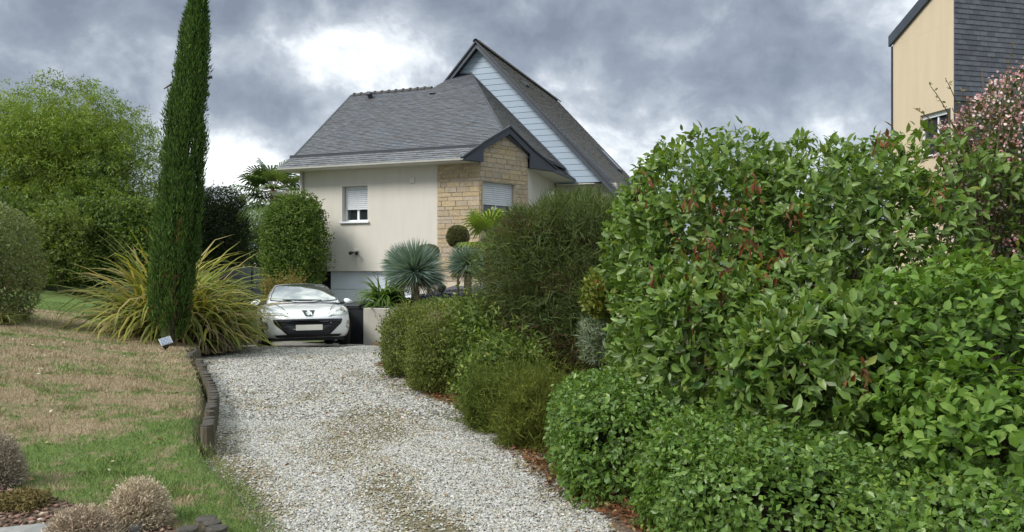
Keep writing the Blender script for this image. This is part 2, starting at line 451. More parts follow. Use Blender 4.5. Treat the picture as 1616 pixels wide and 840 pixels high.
# ------------------------------------------------------------------ the house
K = 1.08
def H(s, t, h): return Vector((K * (-.797 - .9397 * s + .342 * t), K * (18.75 + .342 * s + .9397 * t), EYE + K * h))
house = thing('house', 'cream rendered house with slate roofs, blue boarded gable and a stone faced corner', 'house', H(2, 3, 0) - Vector((0, 0, EYE + .55)))
GB = -2.0 / K                                     # garage floor
CS, CT = -.4539, .8910                            # chamfered corner: direction in (s,t); it leaves the facade at the origin
CL = 1.657                                        # its length
def Ff(a, b, d): return H(a, -d, b)               # facade frame: a = s, b = height, d = outwards
def Fc(a, b, d): return H(a * CS - d * CT, a * CT + d * CS, b)   # corner frame
def Ft(t0):                                       # planes parallel to the facade at depth t0
    return lambda a, b, d: H(a, t0 - d, b)
def side_frame(s0, t0, s1, t1):
    L = math.hypot(s1 - s0, t1 - t0); ds, dt = (s1 - s0) / L, (t1 - t0) / L
    return lambda a, b, d: H(s0 + ds * a - dt * d, t0 + dt * a + ds * d, b)
def wall_with_holes(name, F, x0, x1, z0, z1, holes, depth, mat, parent):
    xs = sorted({x0, x1, *[h[0] for h in holes], *[h[1] for h in holes]}); zs = sorted({z0, z1, *[h[2] for h in holes], *[h[3] for h in holes]})
    bm = bmesh.new()
    def q(pts): bm.faces.new([bm.verts.new(p) for p in pts])
    for xa, xb in zip(xs, xs[1:]):
        for za, zb in zip(zs, zs[1:]):
            if any(h[0] <= xa and xb <= h[1] and h[2] <= za and zb <= h[3] for h in holes): continue
            q([F(xa, za, 0), F(xb, za, 0), F(xb, zb, 0), F(xa, zb, 0)])
            q([F(xa, za, -depth), F(xb, za, -depth), F(xb, zb, -depth), F(xa, zb, -depth)])
    for xa, xb, za, zb in holes:
        for (p, r) in (((xa, za), (xb, za)), ((xb, za), (xb, zb)), ((xb, zb), (xa, zb)), ((xa, zb), (xa, za))):
            q([F(*p, 0), F(*r, 0), F(*r, -depth), F(*p, -depth)])
    for (p, r) in (((x0, z0), (x1, z0)), ((x1, z0), (x1, z1)), ((x1, z1), (x0, z1)), ((x0, z1), (x0, z0))):
        q([F(*p, 0), F(*r, 0), F(*r, -depth), F(*p, -depth)])
    bmesh.ops.remove_doubles(bm, verts=bm.verts, dist=1e-4)
    return bm_obj(name, bm, mat, parent)
WT = 2.70
wall_with_holes('wall', Ff, 1.155, 5.25, GB, WT, [(3.16, 3.93, 1.30, 2.24), (1.8, 4.71, GB, -.01)], .24, 'render_cream', house)
stone_base = wall_with_holes('stone_facing', Ff, .0, 1.153, GB, WT - .002, [], .24, 'mortar', house)
gable_base = wall_with_holes('gable_facing', Fc, .03, CL - .002, GB, WT + .30, [(.09, 1.20, 1.10, 2.225)], .22, 'mortar', house)
bm = bmesh.new(); prism(bm, [(.03, WT + .302), (CL - .003, WT + .302), (CL - .003, 3.02), (.914, 3.50), (.03, 3.02)], Fc, -.22, -.001)
bm_obj('gable_peak', bm, 'mortar', house)
Fr = side_frame(-.752, 1.476, -.5, 4.9)
wall_with_holes('wall', Fr, .0, 3.43, GB, WT, [], .2, 'render_cream', house)
wall_with_holes('wall', Ft(4.9), -2.35, -.5, GB, 2.62, [], .2, 'render_cream', house)
wall_with_holes('wall', side_frame(-2.35, 4.9, -2.35, 13.4), 0, 8.5, GB, 2.3, [], .2, 'render_cream', house)
wall_with_holes('wall', side_frame(5.25, 8.0, 5.25, 0.002), 0, 7.998, GB, WT, [], .2, 'render_cream', house)
bm = bmesh.new(); prism(bm, [(0.0, 2.702), (7.99, 2.702), (7.99, 3.02), (4.2, 5.45), (0, 3.0)], side_frame(5.25, 8.0, 5.25, 0.002), -.2, -.002)
bm_obj('gable_end', bm, 'render_cream', house)
# near-black block: shade inside the garage is put into its colour
bm = bmesh.new(); boxm(bm, H, 1.7, 4.8, .26, 3.2, GB - .02, .0)
bm_obj('garage_shade_block', bm, 'shade_black', house)
gd = bm_obj('garage_door', (lambda bm: (boxm(bm, H, 1.81, 4.36, .14, .17, GB, -.012), bm)[1])(bmesh.new()), 'door_white', house)
for i in range(4):
    z0 = GB + i * .455; bm = bmesh.new(); boxm(bm, H, 1.815, 4.355, .118, .138, z0 + .004, z0 + .448 if i < 3 else -.016)
    bm_obj('panel', bm, 'door_white', gd, bevel=.004)
bm = bmesh.new(); boxm(bm, H, 1.79, 4.72, -.012, .03, .0, .04); bm_obj('lintel_trim', bm, 'render_cream', house)

# individually laid facing stones
def lay_stones(parent, F, x0, x1, z0, z1, holes, region, seed, limit):
    r = random.Random(seed); z = z0; n = 0
    while z < z1 - .03:
        hgt = r.choice((.09, .105, .12, .135, .155)); zb = min(z + hgt, z1)
        x = x0
        while x < x1 - .02:
            w = r.uniform(.16, .40) * (1.2 if hgt < .12 else .95); xb = min(x + w, x1)
            if x1 - xb < .09: xb = x1
            g = .006
            pieces = [[(x + g, z + g), (xb - g, z + g), (xb - g, zb - g), (x + g, zb - g)]]
            for hx0, hx1, hz0, hz1 in holes:      # cut round the window
                nxt = []
                for p in pieces:
                    xs_ = [q[0] for q in p]; zs_ = [q[1] for q in p]
                    if max(xs_) <= hx0 or min(xs_) >= hx1 or max(zs_) <= hz0 or min(zs_) >= hz1: nxt.append(p); continue
                    l = clip_poly(p, 1, 0, hx0); rr = clip_poly(p, -1, 0, -hx1)
                    m_ = clip_poly(clip_poly(p, 1, 0, hx1), -1, 0, -hx0)
                    nxt += [q for q in (l, rr, clip_poly(m_, 0, 1, hz0) if m_ else [], clip_poly(m_, 0, -1, -hz1) if m_ else []) if len(q) >= 3]
                pieces = nxt
            for p in pieces:
                if region: p = clip_to(p, region)
                if len(p) < 3 or abs(area(p)) < .0025: continue
                p = [(q[0] + r.uniform(-.004, .004), q[1] + r.uniform(-.004, .004)) for q in p]
                bm = bmesh.new(); prism(bm, p, F, .002, .012 + r.uniform(0, .010), .010)
                ob = bm_obj('stone', bm, 'stone_piece', parent)
                b_ = r.uniform(.88, 1.12); w_ = r.uniform(-.03, .03)
                set_col(ob.data, (.415 * b_ + w_ * .5, .338 * b_, .240 * b_ - w_))
                n += 1
            x = xb
        z = zb
    return n
ns = lay_stones(stone_base, Ff, 0.0, 1.15, -.25, WT - .01, [], None, 3, 200)
ns += lay_stones(gable_base, Fc, .0, CL, .70, 3.52, [(.075, 1.215, 1.085, 2.24)], [(0.0, .3), (CL, .3), (CL, 3.02), (.914, 3.47), (0.0, 3.0)], 8, 260)

# windows
def window(parent, F, x0, x1, z0, z1, rec, shut_z, name='window'):
    bm = bmesh.new(); fw = .05
    for (a, b, c, d) in ((x0, x1, z0, z0 + fw), (x0, x1, z1 - fw, z1), (x0, x0 + fw, z0 + fw + .001, z1 - fw - .001), (x1 - fw, x1, z0 + fw + .001, z1 - fw - .001)):
        boxm(bm, lambda x, y, z: F(x, z, y), a, b, -rec - .06, -rec, c, d)
    fr = bm_obj(name, bm, 'white_pvc', parent)
    bm = bmesh.new(); boxm(bm, lambda x, y, z: F(x, z, y), x0 + fw, x1 - fw, -rec - .045, -rec - .04, z0 + fw, z1 - fw); bm_obj('pane', bm, 'glass', fr)
    bm = bmesh.new(); boxm(bm, lambda x, y, z: F(x, z, y), (x0 + x1) / 2 - .03, (x0 + x1) / 2 + .03, -rec - .038, -rec - .01, z0 + fw, z1 - fw); bm_obj('mullion', bm, 'white_pvc', fr)
    z = shut_z; step = .052
    while z < z1 - .002:
        zt = min(z + step, z1)
        bm = bmesh.new(); boxm(bm, lambda x, y, z: F(x, z, y), x0 + .012, x1 - .012, -rec + .012, -rec + .028, z + .003, zt - .003)
        bm_obj('shutter_slat', bm, 'shutter', fr, bevel=.004); z = zt
    bm = bmesh.new(); boxm(bm, lambda x, y, z: F(x, z, y), x0 - .06, x1 + .06, -rec - .02, .06, z0 - .05, z0 - .002); bm_obj('sill', bm, 'white_pvc', fr, bevel=.006)
    return fr
window(house, Ff, 3.163, 3.927, 1.303, 2.237, .17, 1.62)
window(house, Fc, .093, 1.197, 1.103, 2.222, .13, 1.66)

# roofs
def frame_from(p0, p1, p2):
    """plane frame: origin p0, A along p0->p1 (horizontal), B up the slope towards p2"""
    A = (p1 - p0).normalized(); Bv = (p2 - p0); Bv = (Bv - A * Bv.dot(A)).normalized(); N = A.cross(Bv)
    if N.z < 0: N = -N
    return p0, A, Bv, N
def slate_roof(parent, fr, polys, expo=.105, wid=.20, base=(.108, .116, .136), var=.22, thick=.07, name='roof_slope'):
    O, A, Bv, N = fr
    def F(a, b, d): return O + A * a + Bv * b + N * d
    bm = bmesh.new(); loc = []
    for p in polys:
        q = [((x - O).dot(A), (x - O).dot(Bv)) for x in p]
        if area(q) < 0: q = q[::-1]
        loc.append(q); prism(bm, q, F, -thick, -.001)
    slope = bm_obj(name, bm, 'roof_base', parent)
    V, Fa, C = [], [], []
    amin = min(x for q in loc for x, _ in q); amax = max(x for q in loc for x, _ in q); bmin = min(y for q in loc for _, y in q); bmax = max(y for q in loc for _, y in q)
    r = random.Random(len(polys) * 7 + int(amax * 10)); row = 0; b0 = bmin
    while b0 < bmax:
        a0 = amin - wid + (row % 2) * wid / 2; L = expo * 1.12
        while a0 < amax:
            j = r.uniform(-.003, .003); k_ = 1 + r.uniform(-var, var); w_ = r.uniform(-.006, .010)
            for q in loc:
                cell = clip_to([(a0 + .003, b0), (a0 + wid - .003, b0), (a0 + wid - .003, b0 + L), (a0 + .003, b0 + L)], q)
                if len(cell) < 3 or abs(area(cell)) < 2e-6: continue
                i0 = len(V); bl = min(p[1] for p in cell)
                for x, y in cell: V.append(F(x, y, .021 + j - (y - b0) / L * .016))
                Fa.append(list(range(i0, i0 + len(cell))))
                low = [p for p in cell if abs(p[1] - bl) < 1e-4]
                if len(low) == 2 and abs(bl - b0) < 1e-4:
                    i1 = len(V)
                    for x, y in (low[0], low[1]): V.append(F(x, y, .021 + j))
                    for x, y in (low[1], low[0]): V.append(F(x, y, .004))
                    Fa.append([i1, i1 + 1, i1 + 2, i1 + 3]); ne = 4
                else: ne = 0
                C += [(base[0] * k_ + w_, base[1] * k_, base[2] * k_ - w_)] * (len(cell) + ne)
            a0 += wid
        b0 += expo; row += 1
    og = parent_origin(parent); me = bpy.data.meshes.new('slates'); me.from_pydata([tuple(v - og) for v in V], [], Fa); me.update()
    set_col(me, np.array(C)); me.materials.append(MAT['slate'])
    so = bpy.data.objects.new('slates', me); COL.objects.link(so); so.parent = slope; stuff(so)
    return slope
def hF(t): return 3.1 + .665 * t
def hR(s): return 3.135 + 1.027 * (s + .79)
OV = .10
def cut(poly):                                    # cut by the vertical plane of the chamfered corner (kept behind it)
    return clip_poly(poly, -CT, CS * 1.0, OV) if False else clip_poly(poly, -.8910, -.4539, OV)
def cut0(poly): return clip_poly(poly, -.8910, -.4539, -.03)
def lift(poly, f): return [H(s, t, f(s, t)) for s, t in poly]
hb = ((3.07 - 3.135) / 1.027 - .79)
UF1 = cut([(3.12, -.05), (hb, -.05), (2.155, 4.6), (2.763, 4.6), (3.12, 3.8)]); UF2 = [(5.42, -.05), (3.12, -.05), (3.12, 3.8), (6.0, 3.8)]
fr_front = frame_from(H(5.42, -.05, hF(-.05)), H(0, -.05, hF(-.05)), H(5.42, 3, hF(3)))
slate_roof(house, fr_front, [lift(UF1, lambda s, t: hF(t)), lift(UF2, lambda s, t: hF(t))])
UR = cut([(hb - .01, -.05), (2.155, 4.6), (-.83, 4.6)]) 
UR = cut([(-.83, 4.6), (-.83, -.02), (2.155, 4.6)])
fr_right = frame_from(H(-.83, 1, hR(-.83)), H(-.83, 4, hR(-.83)), H(1, 1, hR(1)))
slate_roof(house, fr_right, [lift(UR, lambda s, t: hR(s))], base=(.098, .096, .10))
# rear slope of the wing
slate_roof(house, frame_from(H(5.42, 7.65, 3.07), H(0, 7.65, 3.07), H(5.42, 3.8, hF(3.8))), [[H(5.42, 7.65, 3.07), H(1.9, 7.65, 3.07), H(1.9, 3.8, hF(3.8)), H(6.0, 3.8, hF(3.8))]], expo=.16, wid=.3)
# lower flared strips below the dark drip band
def hLF(t): return 2.72 + (t + .52) * .825
LF = cut([(5.58, -.52), (-1.3, -.52), (-1.3, -.09), (5.46, -.09)])
slate_roof(house, frame_from(H(5.58, -.52, hLF(-.52)), H(0, -.52, hLF(-.52)), H(5.58, -.09, hLF(-.09))), [lift(LF, lambda s, t: hLF(t))], name='eave_slope', base=(.13, .138, .155))
def hLR(s): return 2.74 + (s + 1.17) * .70
LR = cut([(-1.17, 4.6), (-1.17, .8), (-.81, .8), (-.81, 4.6)])
slate_roof(house, frame_from(H(-1.17, 1, hLR(-1.17)), H(-1.17, 4, hLR(-1.17)), H(-.81, 1, hLR(-.81))), [lift(LR, lambda s, t: hLR(s))], name='eave_slope', base=(.098, .096, .10))
def bar(name, p0, p1, w, hgt, mat, parent, up=Vector((0, 0, 1)), side=0.0):
    """straight board from p0 to p1 with its top edge on the line"""
    p0 = Vector(p0); p1 = Vector(p1); dd = (p1 - p0).normalized(); sd_ = dd.cross(up).normalized(); upv = sd_.cross(dd).normalized()
    bm = bmesh.new()
    box8(bm, [p + sd_ * (side + a) + upv * b for b in (-hgt, 0) for p, a in ((p0, -w / 2), (p1, -w / 2), (p1, w / 2), (p0, w / 2))])
    return bm_obj(name, bm, mat, parent, bevel=.004)
# drip band, gutters, fascias
kx = lambda a, d: (a * CS - d * CT, a * CT + d * CS)
t_c = lambda t: -( .10 + .4539 * t) / .8910      # s of the corner plane at a given t
bar('drip_band', H(5.47, -.115, 3.115), H(t_c(-.115) + .01, -.115, 3.115), .08, .085, 'zinc', house)
bar('eave_board', H(5.58, -.53, 2.725), H(t_c(-.53) + .02, -.53, 2.725), .03, .05, 'eave_grey', house)
s_c = lambda s: (-.10 - .8910 * s) / .4539
bar('drip_band', H(-.865, s_c(-.865) + .02, 3.11), H(-.865, 4.58, 3.11), .06, .075, 'zinc', house)
bar('eave_board', H(-1.18, s_c(-1.18) + .03, 2.745), H(-1.18, 4.58, 2.745), .03, .07, 'fascia', house)
bm = bmesh.new()
prism(bm, cut0([(5.57, -.515), (-1.16, -.515), (-1.16, 4.6), (-.4, 4.9), (-.4, .24), (5.54, .24)]), lambda a, b, d: H(a, b, 2.672 + d), 0, .02)
bm_obj('soffit', bm, 'soffit_white', house)
# fascia following the cut roof over the stone corner
def fascia_poly(name, pts, d0, d1, mat='fascia'):
    bm = bmesh.new(); prism(bm, pts, Fc, d0, d1); return bm_obj(name, bm, mat, house)
kl, kr, ka = -.62, 2.60, .905
fascia_poly('fascia', [(kl, 2.68), (.02, 2.68), (.02, 2.985), (ka, 3.475), (ka, 3.635), (.03, 3.135), (-.03, 3.075)], .085, .125)
fascia_poly('fascia', [(ka + .002, 3.475), (CL - .03, 3.045), (CL - .03, 2.68), (kr, 2.68), (kr, 2.72), (1.73, 3.14), (ka + .002, 3.635)], .085, .125)
fascia_poly('verge_trim', [(kl - .03, 2.70), (-.02, 3.083), (.04, 3.143), (ka, 3.643), (ka, 3.685), (.01, 3.175), (-.06, 3.125), (kl - .05, 2.735)], .06, .15, 'zinc')
fascia_poly('verge_trim', [(ka + .002, 3.643), (1.73, 3.148), (kr + .03, 2.725), (kr + .05, 2.76), (1.74, 3.19), (ka + .002, 3.685)], .06, .15, 'zinc')
# verge at the far end of the wing and hip/abutment flashings
bar('verge_trim', H(5.43, -.08, hF(-.08) + .03), H(6.01, 3.8, hF(3.8) + .03), .06, .12, 'zinc', house)
bar('flashing', H(2.155, 4.55, 6.20), H(-.86, 4.55, 3.13), .08, .05, 'fascia', house)
bar('flashing', H(2.80, 4.56, 6.21), H(2.15, 4.56, 6.21), .05, .04, 'fascia', house)
bar('hip_trim', H(2.155, 4.58, hF(4.6) + .025), H(-.33, .735, hF(.735) + .025), .05, .03, 'roof_base', house)

# the tall boarded gable with its own steep roof
AS, AH, SL = 1.918, 7.08, 1.0875
hBr = lambda s: AH - SL * (AS - s)
hBl = lambda s: AH - SL * (s - AS)
TB, TE = 4.38, 13.5
sr, sl_ = -2.9, 6.2
frb = frame_from(H(sr, TB, hBr(sr)), H(sr, TE, hBr(sr)), H(AS, TB, AH))
slate_roof(house, frb, [[H(sr, TB, hBr(sr)), H(sr, TE, hBr(sr)), H(AS, TE, AH), H(AS, TB, AH)]], base=(.105, .099, .096), expo=.13, wid=.25)
frl = frame_from(H(sl_, TB, hBl(sl_)), H(sl_, TE, hBl(sl_)), H(AS, TB, AH))
slate_roof(house, frl, [[H(sl_, TB, hBl(sl_)), H(AS, TB, AH), H(AS, TE, AH), H(sl_, TE, hBl(sl_))]], expo=.2, wid=.35)
gw = wall_with_holes('gable_wall', Ft(4.63), -2.2, 5.6, 2.62, 2.70, [], .1, 'fascia', house)
bm = bmesh.new(); prism(bm, [(-2.25, 2.71), (5.6, 2.71), (AS, AH - .14)], Ft(4.64), -.1, 0); bm_obj('gable_core', bm, 'fascia', house)
Fs = Ft(4.62); z = 2.63
while z < AH - .25:
    zt = min(z + .185, AH - .16)
    xr = lambda zz: AS - (AH - .13 - zz) / SL + .0; xl = lambda zz: AS + (AH - .13 - zz) / SL
    bm = bmesh.new(); P = [(xr(z), z), (xl(z), z), (xl(zt), zt), (xr(zt), zt)]
    v0 = [bm.verts.new(Fs(x, y, .0)) for x, y in P]; v1 = [bm.verts.new(Fs(P[0][0], z + .003, .024)), bm.verts.new(Fs(P[1][0], z + .003, .024)), bm.verts.new(Fs(P[2][0], zt - .002, .014)), bm.verts.new(Fs(P[3][0], zt - .002, .014))]
    bm.faces.new(v0[::-1]); bm.faces.new(v1)
    for i in range(4): bm.faces.new([v0[i], v0[(i + 1) % 4], v1[(i + 1) % 4], v1[i]])
    o = bm_obj('siding_board', bm, 'paint_piece', house); kk = random.uniform(.96, 1.04)
    set_col(o.data, (.305 * kk, .385 * kk, .475 * kk)); z = zt
bar('rake_board', H(AS, TB, AH - .01), H(sr, TB, hBr(sr) - .01), .05, .13, 'fascia', house)
bar('rake_board', H(AS + .01, TB, AH - .01), H(sl_, TB, hBl(sl_) - .01), .05, .13, 'fascia', house)
bar('rake_trim', H(AS, TB - .04, AH + .04), H(sr, TB - .04, hBr(sr) + .04), .06, .05, 'zinc', house)
bar('rake_trim', H(AS + .01, TB - .04, AH + .04), H(sl_, TB - .04, hBl(sl_) + .04), .06, .05, 'zinc', house)
bm = bmesh.new(); prism(bm, [(-2.12, 4.5), (-2.1, 4.95), (-.35, 4.95), (-.6, 4.62), (-2.2, 4.6)], lambda a, b, d: H(a, b, 2.585 + d), 0, .025); bm_obj('soffit', bm, 'soffit_white', house)
bm = bmesh.new(); tube(bm, [H(-.56, 4.80, 2.66), H(-.56, 4.80, GB)], .045, 10); bm_obj('downpipe', bm, 'soffit_white', house, smooth=True)
bm = bmesh.new(); tube(bm, [H(5.16, -.06, 2.66), H(5.16, -.06, GB)], .045, 10); bm_obj('downpipe', bm, 'soffit_white', house, smooth=True)
# rear gable closing wall
bm = bmesh.new(); prism(bm, [(-2.35, GB), (5.6, GB), (5.6, 2.9), (AS, AH - .2), (-2.35, 2.3)], Ft(13.4), -.2, 0); bm_obj('rear_wall', bm, 'render_cream', house)

# ridge tiles, each its own piece
bm = bmesh.new(); n = 8; L = .29
for (y0, r0), (y1, r1) in zip(((0, .095), (L * .78, .085), (L * .80, .115), (L, .115)), ((L * .78, .085), (L * .80, .115), (L, .115), (L * 1.001, .09))):
    for i in range(n):
        a0, a1 = math.pi * i / n, math.pi * (i + 1) / n
        bm.faces.new([bm.verts.new(p) for p in ((r0 * math.cos(a0), y0, r0 * math.sin(a0)), (r0 * math.cos(a1), y0, r0 * math.sin(a1)), (r1 * math.cos(a1), y1, r1 * math.sin(a1)), (r1 * math.cos(a0), y1, r1 * math.sin(a0)))])
bmesh.ops.remove_doubles(bm, verts=bm.verts, dist=1e-4)
tile_me = bpy.data.meshes.new('ridge_tile'); bm.to_mesh(tile_me); bm.free(); tile_me.materials.append(MAT['brown_tile'])
def ridge(p0, p1, drop=.03):
    dd = (p1 - p0); n = int(dd.length / .27); dn = dd.normalized(); q = dn.to_track_quat('Y', 'Z')
    for i in range(n):
        o = bpy.data.objects.new('ridge_tile', tile_me); COL.objects.link(o); o.parent = house
        o.location = p0 + dn * (.27 * i) - Vector((0, 0, drop)) - house.location; o.rotation_mode = 'QUATERNION'; o.rotation_quaternion = q
ridge(H(3.15, 3.8, hF(3.8)), H(6.04, 3.8, hF(3.8)))
ridge(H(AS, TB - .08, AH + .03), H(AS, TE, AH + .03))
# roof vents and roof windows
def roof_frame(fr, s, t, h):
    O, A, Bv, N = fr; p = H(s, t, h)
    return lambda x, y, z: p + A * x + Bv * y + N * z
F_ = roof_frame(fr_front, 5.1, 3.45, hF(3.45)); bm = bmesh.new(); lathe(bm, lambda x, y, z: F_(x, y, z), [(.085, .0), (.085, .13), (.11, .14), (.11, .19), (.05, .22)], 12); bm_obj('roof_vent', bm, 'zinc', house)
F_ = roof_frame(fr_front, 2.9, 3.35, hF(3.35)); bm = bmesh.new(); box8(bm, [F_(*p) for p in ((-.1, -.06, 0), (.1, -.06, 0), (.1, .1, 0), (-.1, .1, 0), (-.08, -.07, .07), (.08, -.07, .07), (.06, .1, .025), (-.06, .1, .025))]); bm_obj('roof_vent', bm, 'zinc', house)
for s_, t_, a, b in ((-.75, 11.1, .45, .62), (-1.85, 10.2, .4, .5), (1.1, 6.6, .16, .12)):
    F_ = roof_frame(frb, s_, t_, hBr(s_)); bm = bmesh.new(); boxm(bm, F_, -a, a, -b, b, .0, .09); fo = bm_obj('roof_window', bm, 'zinc', house, bevel=.01)
    bm = bmesh.new(); boxm(bm, F_, -a + .07, a - .07, -b + .07, b - .07, .091, .1); bm_obj('pane', bm, 'glass', fo)
# small fittings on the facade
bm = bmesh.new(); boxm(bm, H, 3.42, 3.56, -.05, -.002, .42, .56); wl = bm_obj('wall_lamp', bm, 'soffit_white', house, bevel=.01)
for dx in (-.07, .07):
    a = H(3.49 + dx * .5, -.05, .5); c = H(3.49 + dx * 1.5, -.17, .46)
    bm = bmesh.new(); tube(bm, [a, a + (c - a) * .45, a + (c - a) * .5, c], [.016, .016, .045, .055], 10); bm_obj('spot', bm, 'black_plastic', wl)
bm = bmesh.new(); boxm(bm, H, 1.78, 1.93, -.03, -.002, 2.24, 2.39); bm_obj('alarm_box', bm, 'soffit_white', house, bevel=.01)

# globe lamp on a short bracket by the side wall
q = H(-.9, 3.0, 2.12); gl = thing('globe_lamp', 'white globe lamp on a stem beside the house side wall', 'lamp', q - Vector((0, 0, 2.2)))
bm = bmesh.new(); lathe(bm, lambda x, y, z: q + Vector((x, y, z)), [(.01, -.13)] + [(.14 * math.sin(a), -.14 * math.cos(a)) for a in np.linspace(.2, 3.0, 10)], 16); bm_obj('globe', bm, 'globe', gl, smooth=True)
bm = bmesh.new(); tube(bm, [q - Vector((0, 0, 2.2)), q - Vector((0, 0, .13))], .03, 8); bm_obj('stem', bm, 'black_plastic', gl)

# ------------------------------------------------------------------ neighbouring house
NC = Vector((13.94, 24, 0)); e1 = Vector((-.230, .973, 0)); e2 = Vector((.973, .230, 0))
def Fn1(a, b, d): return NC + e1 * a - e2 * d + Vector((0, 0, b))
def Fn2(a, b, d): return NC + e2 * a - e1 * (d + .03) + Vector((0, 0, b))
nb = thing('house', 'yellow rendered neighbouring house with a slate clad wall behind the pink shrub', 'house', NC + e1 * 1.3 + e2 * 2)
NL = 2.66; zl, zr = 9.55, 10.95
wall_with_holes('wall', Fn1, 0, NL, .0, 9.4, [(.12, 1.41, 5.3, 6.70)], .24, 'render_yellow', nb)
bm = bmesh.new(); prism(bm, [(0, 9.402), (NL, 9.402), (NL, zl), (0, zr)], Fn1, -.24, -.001); bm_obj('gable', bm, 'render_yellow', nb)
w = window(nb, Fn1, .125, 1.405, 5.305, 6.695, .12, 6.55)
bm = bmesh.new(); prism(bm, [(-.0, zr - .02), (NL + .12, zl - .16), (NL + .12, zl + .20), (0, zr + .36)], Fn1, .002, .10); bm_obj('fascia', bm, 'fascia', nb)
bm = bmesh.new(); prism(bm, [(NL + .002, .0), (NL + .07, .0), (NL + .07, zl - .17), (NL + .002, zl - .17)], Fn1, -.2, .03); bm_obj('corner_trim', bm, 'zinc', nb)
bm = bmesh.new(); boxm(bm, lambda x, y, z: Fn2(x, z, y), .002, 8, -.26, -.02, 0, 12.5); cl = bm_obj('slate_wall', bm, 'roof_base', nb)
bm = bmesh.new(); boxm(bm, lambda x, y, z: Fn1(z, y, x), -7.9, -.262, .0, zl, NL - .25, NL - .02); bm_obj('wall', bm, 'render_yellow', nb)
r_ = random.Random(4); row = 0; z = 6.90
while z < 10.75:
    x = .0 + (row % 2) * .14
    if row % 2: x -= .14
    first = True
    while x < 3.15:
        wd = .28 if not (first and row % 2) else .14
        bm = bmesh.new(); a0, a1 = x + .003, x + wd - .003
        box8(bm, [Fn2(a0, z, -.018), Fn2(a1, z, -.018), Fn2(a1, z, .012), Fn2(a0, z, .012), Fn2(a0, z + .172, -.0185), Fn2(a1, z + .172, -.0185), Fn2(a1, z + .172, -.006), Fn2(a0, z + .172, -.006)])
        o = bm_obj('slate', bm, 'slate', cl); kk = r_.uniform(.8, 1.25); set_col(o.data, (.088 * kk, .096 * kk, .118 * kk))
        x += wd; first = False
    z += .163; row += 1

# ------------------------------------------------------------------ the parked car
car_o = Vector((-4.05, 15.2, .02)); yaw = R(20); pit = math.atan(.085)
ax = Vector((math.cos(yaw), math.sin(yaw), 0)); ay = Vector((-math.sin(yaw) * math.cos(pit), math.cos(yaw) * math.cos(pit), -math.sin(pit))); az_ = ax.cross(ay)
def CM(x, y, z): return car_o + ax * x + ay * y + az_ * z
car = thing('car', 'silvery white coupe parked nose out at the top of the gravel drive', 'car', car_o)
def body_ring(y, w, zb, zs, zt):
    half = [(0, zb), (.55 * w, zb), (.88 * w, zb + .01), (.965 * w, zb + .08), (w, zb + (zs - zb) * .5), (.985 * w, zs - .06), (.93 * w, zs + .12 * (zt - zs)), (.80 * w, zs + .5 * (zt - zs)), (.5 * w, zs + .86 * (zt - zs)), (.2 * w, zt - .004)]
    ring = half + [(0, zt)] + [(-x, z) for x, z in half[:0:-1]]
    return [(x, y + .36 * (abs(x) / .9) ** 2.2 * math.exp(-y / .9), z) for x, z in ring]
STN = [(0, .46, .34, .47, .52), (.02, .62, .25, .54, .60), (.07, .74, .20, .60, .66), (.16, .825, .175, .66, .715), (.32, .865, .17, .72, .765), (.55, .885, .17, .77, .82), (.85, .90, .17, .81, .875), (1.2, .905, .17, .85, .935),
       (1.5, .905, .17, .88, .97), (2.2, .905, .17, .92, .98), (3.2, .905, .17, .95, .99), (3.9, .885, .18, .96, 1.0), (4.25, .83, .24, .95, .99), (4.4, .70, .35, .88, .92)]
bm = bmesh.new(); rings = [[bm.verts.new(p) for p in body_ring(*s)] for s in STN]
n = len(rings[0])
for r0, r1 in zip(rings, rings[1:]):
    for i in range(n): bm.faces.new([r0[i], r0[(i + 1) % n], r1[(i + 1) % n], r1[i]])
bm.faces.new(rings[0][::-1]); bm.faces.new(rings[-1])
bmesh.ops.recalc_face_normals(bm, faces=bm.faces)
bmesh.ops.subdivide_edges(bm, edges=bm.edges, cuts=1, use_grid_fill=True, smooth=.6)
body_bvh = BVHTree.FromBMesh(bm)
bmc = bm.copy(); bm.free()
for v in bmc.verts: v.co = CM(*v.co)
bm_obj('body', bmc, 'car_paint', car, smooth=True)
GST = [(1.12, .76, .72, .90, .92), (1.45, .77, .68, .90, 1.105), (1.8, .77, .615, .90, 1.27), (2.1, .765, .575, .90, 1.365), (2.6, .755, .56, .90, 1.405), (3.2, .73, .53, .90, 1.35), (3.8, .70, .50, .90, 1.13), (4.1, .66, .5, .90, .99)]
def catmull(S, m):
    S = np.array(S); Q = np.vstack([2 * S[0] - S[1], S, 2 * S[-1] - S[-2]]); out = []
    for i in range(1, len(Q) - 2):
        for k_ in np.arange(m) / m:
            p0, p1, p2, p3 = Q[i - 1:i + 3]; out.append(.5 * (2 * p1 + (p2 - p0) * k_ + (2 * p0 - 5 * p1 + 4 * p2 - p3) * k_ ** 2 + (3 * p1 - p0 - 3 * p2 + p3) * k_ ** 3))
    return out + [S[-1]]
bm = bmesh.new(); rings = []
for y, wb, wt, zb, zt in catmull(GST, 3):
    hz = zt - zb
    half = [(wb, zb), (wb * .62 + wt * .38, zb + hz * .5), (wt, zt - .05 * min(1, hz * 3)), (wt * .9, zt - .012), (wt * .5, zt + .006)]
    half = [tuple(q) for q in catmull(half + [(0, zt + .014)], 3)][:-1]
    ring = half + [(0, zt + .014)] + [(-x, z) for x, z in half[::-1]]
    rings.append([bm.verts.new((x, y - .16 * (1 - (x / .78) ** 2) * (1 - (y - 1.12) / 3), z)) for x, z in ring])
n = len(rings[0])
for r0, r1 in zip(rings, rings[1:]):
    for i in range(n - 1): bm.faces.new([r0[i], r0[i + 1], r1[i + 1], r1[i]])
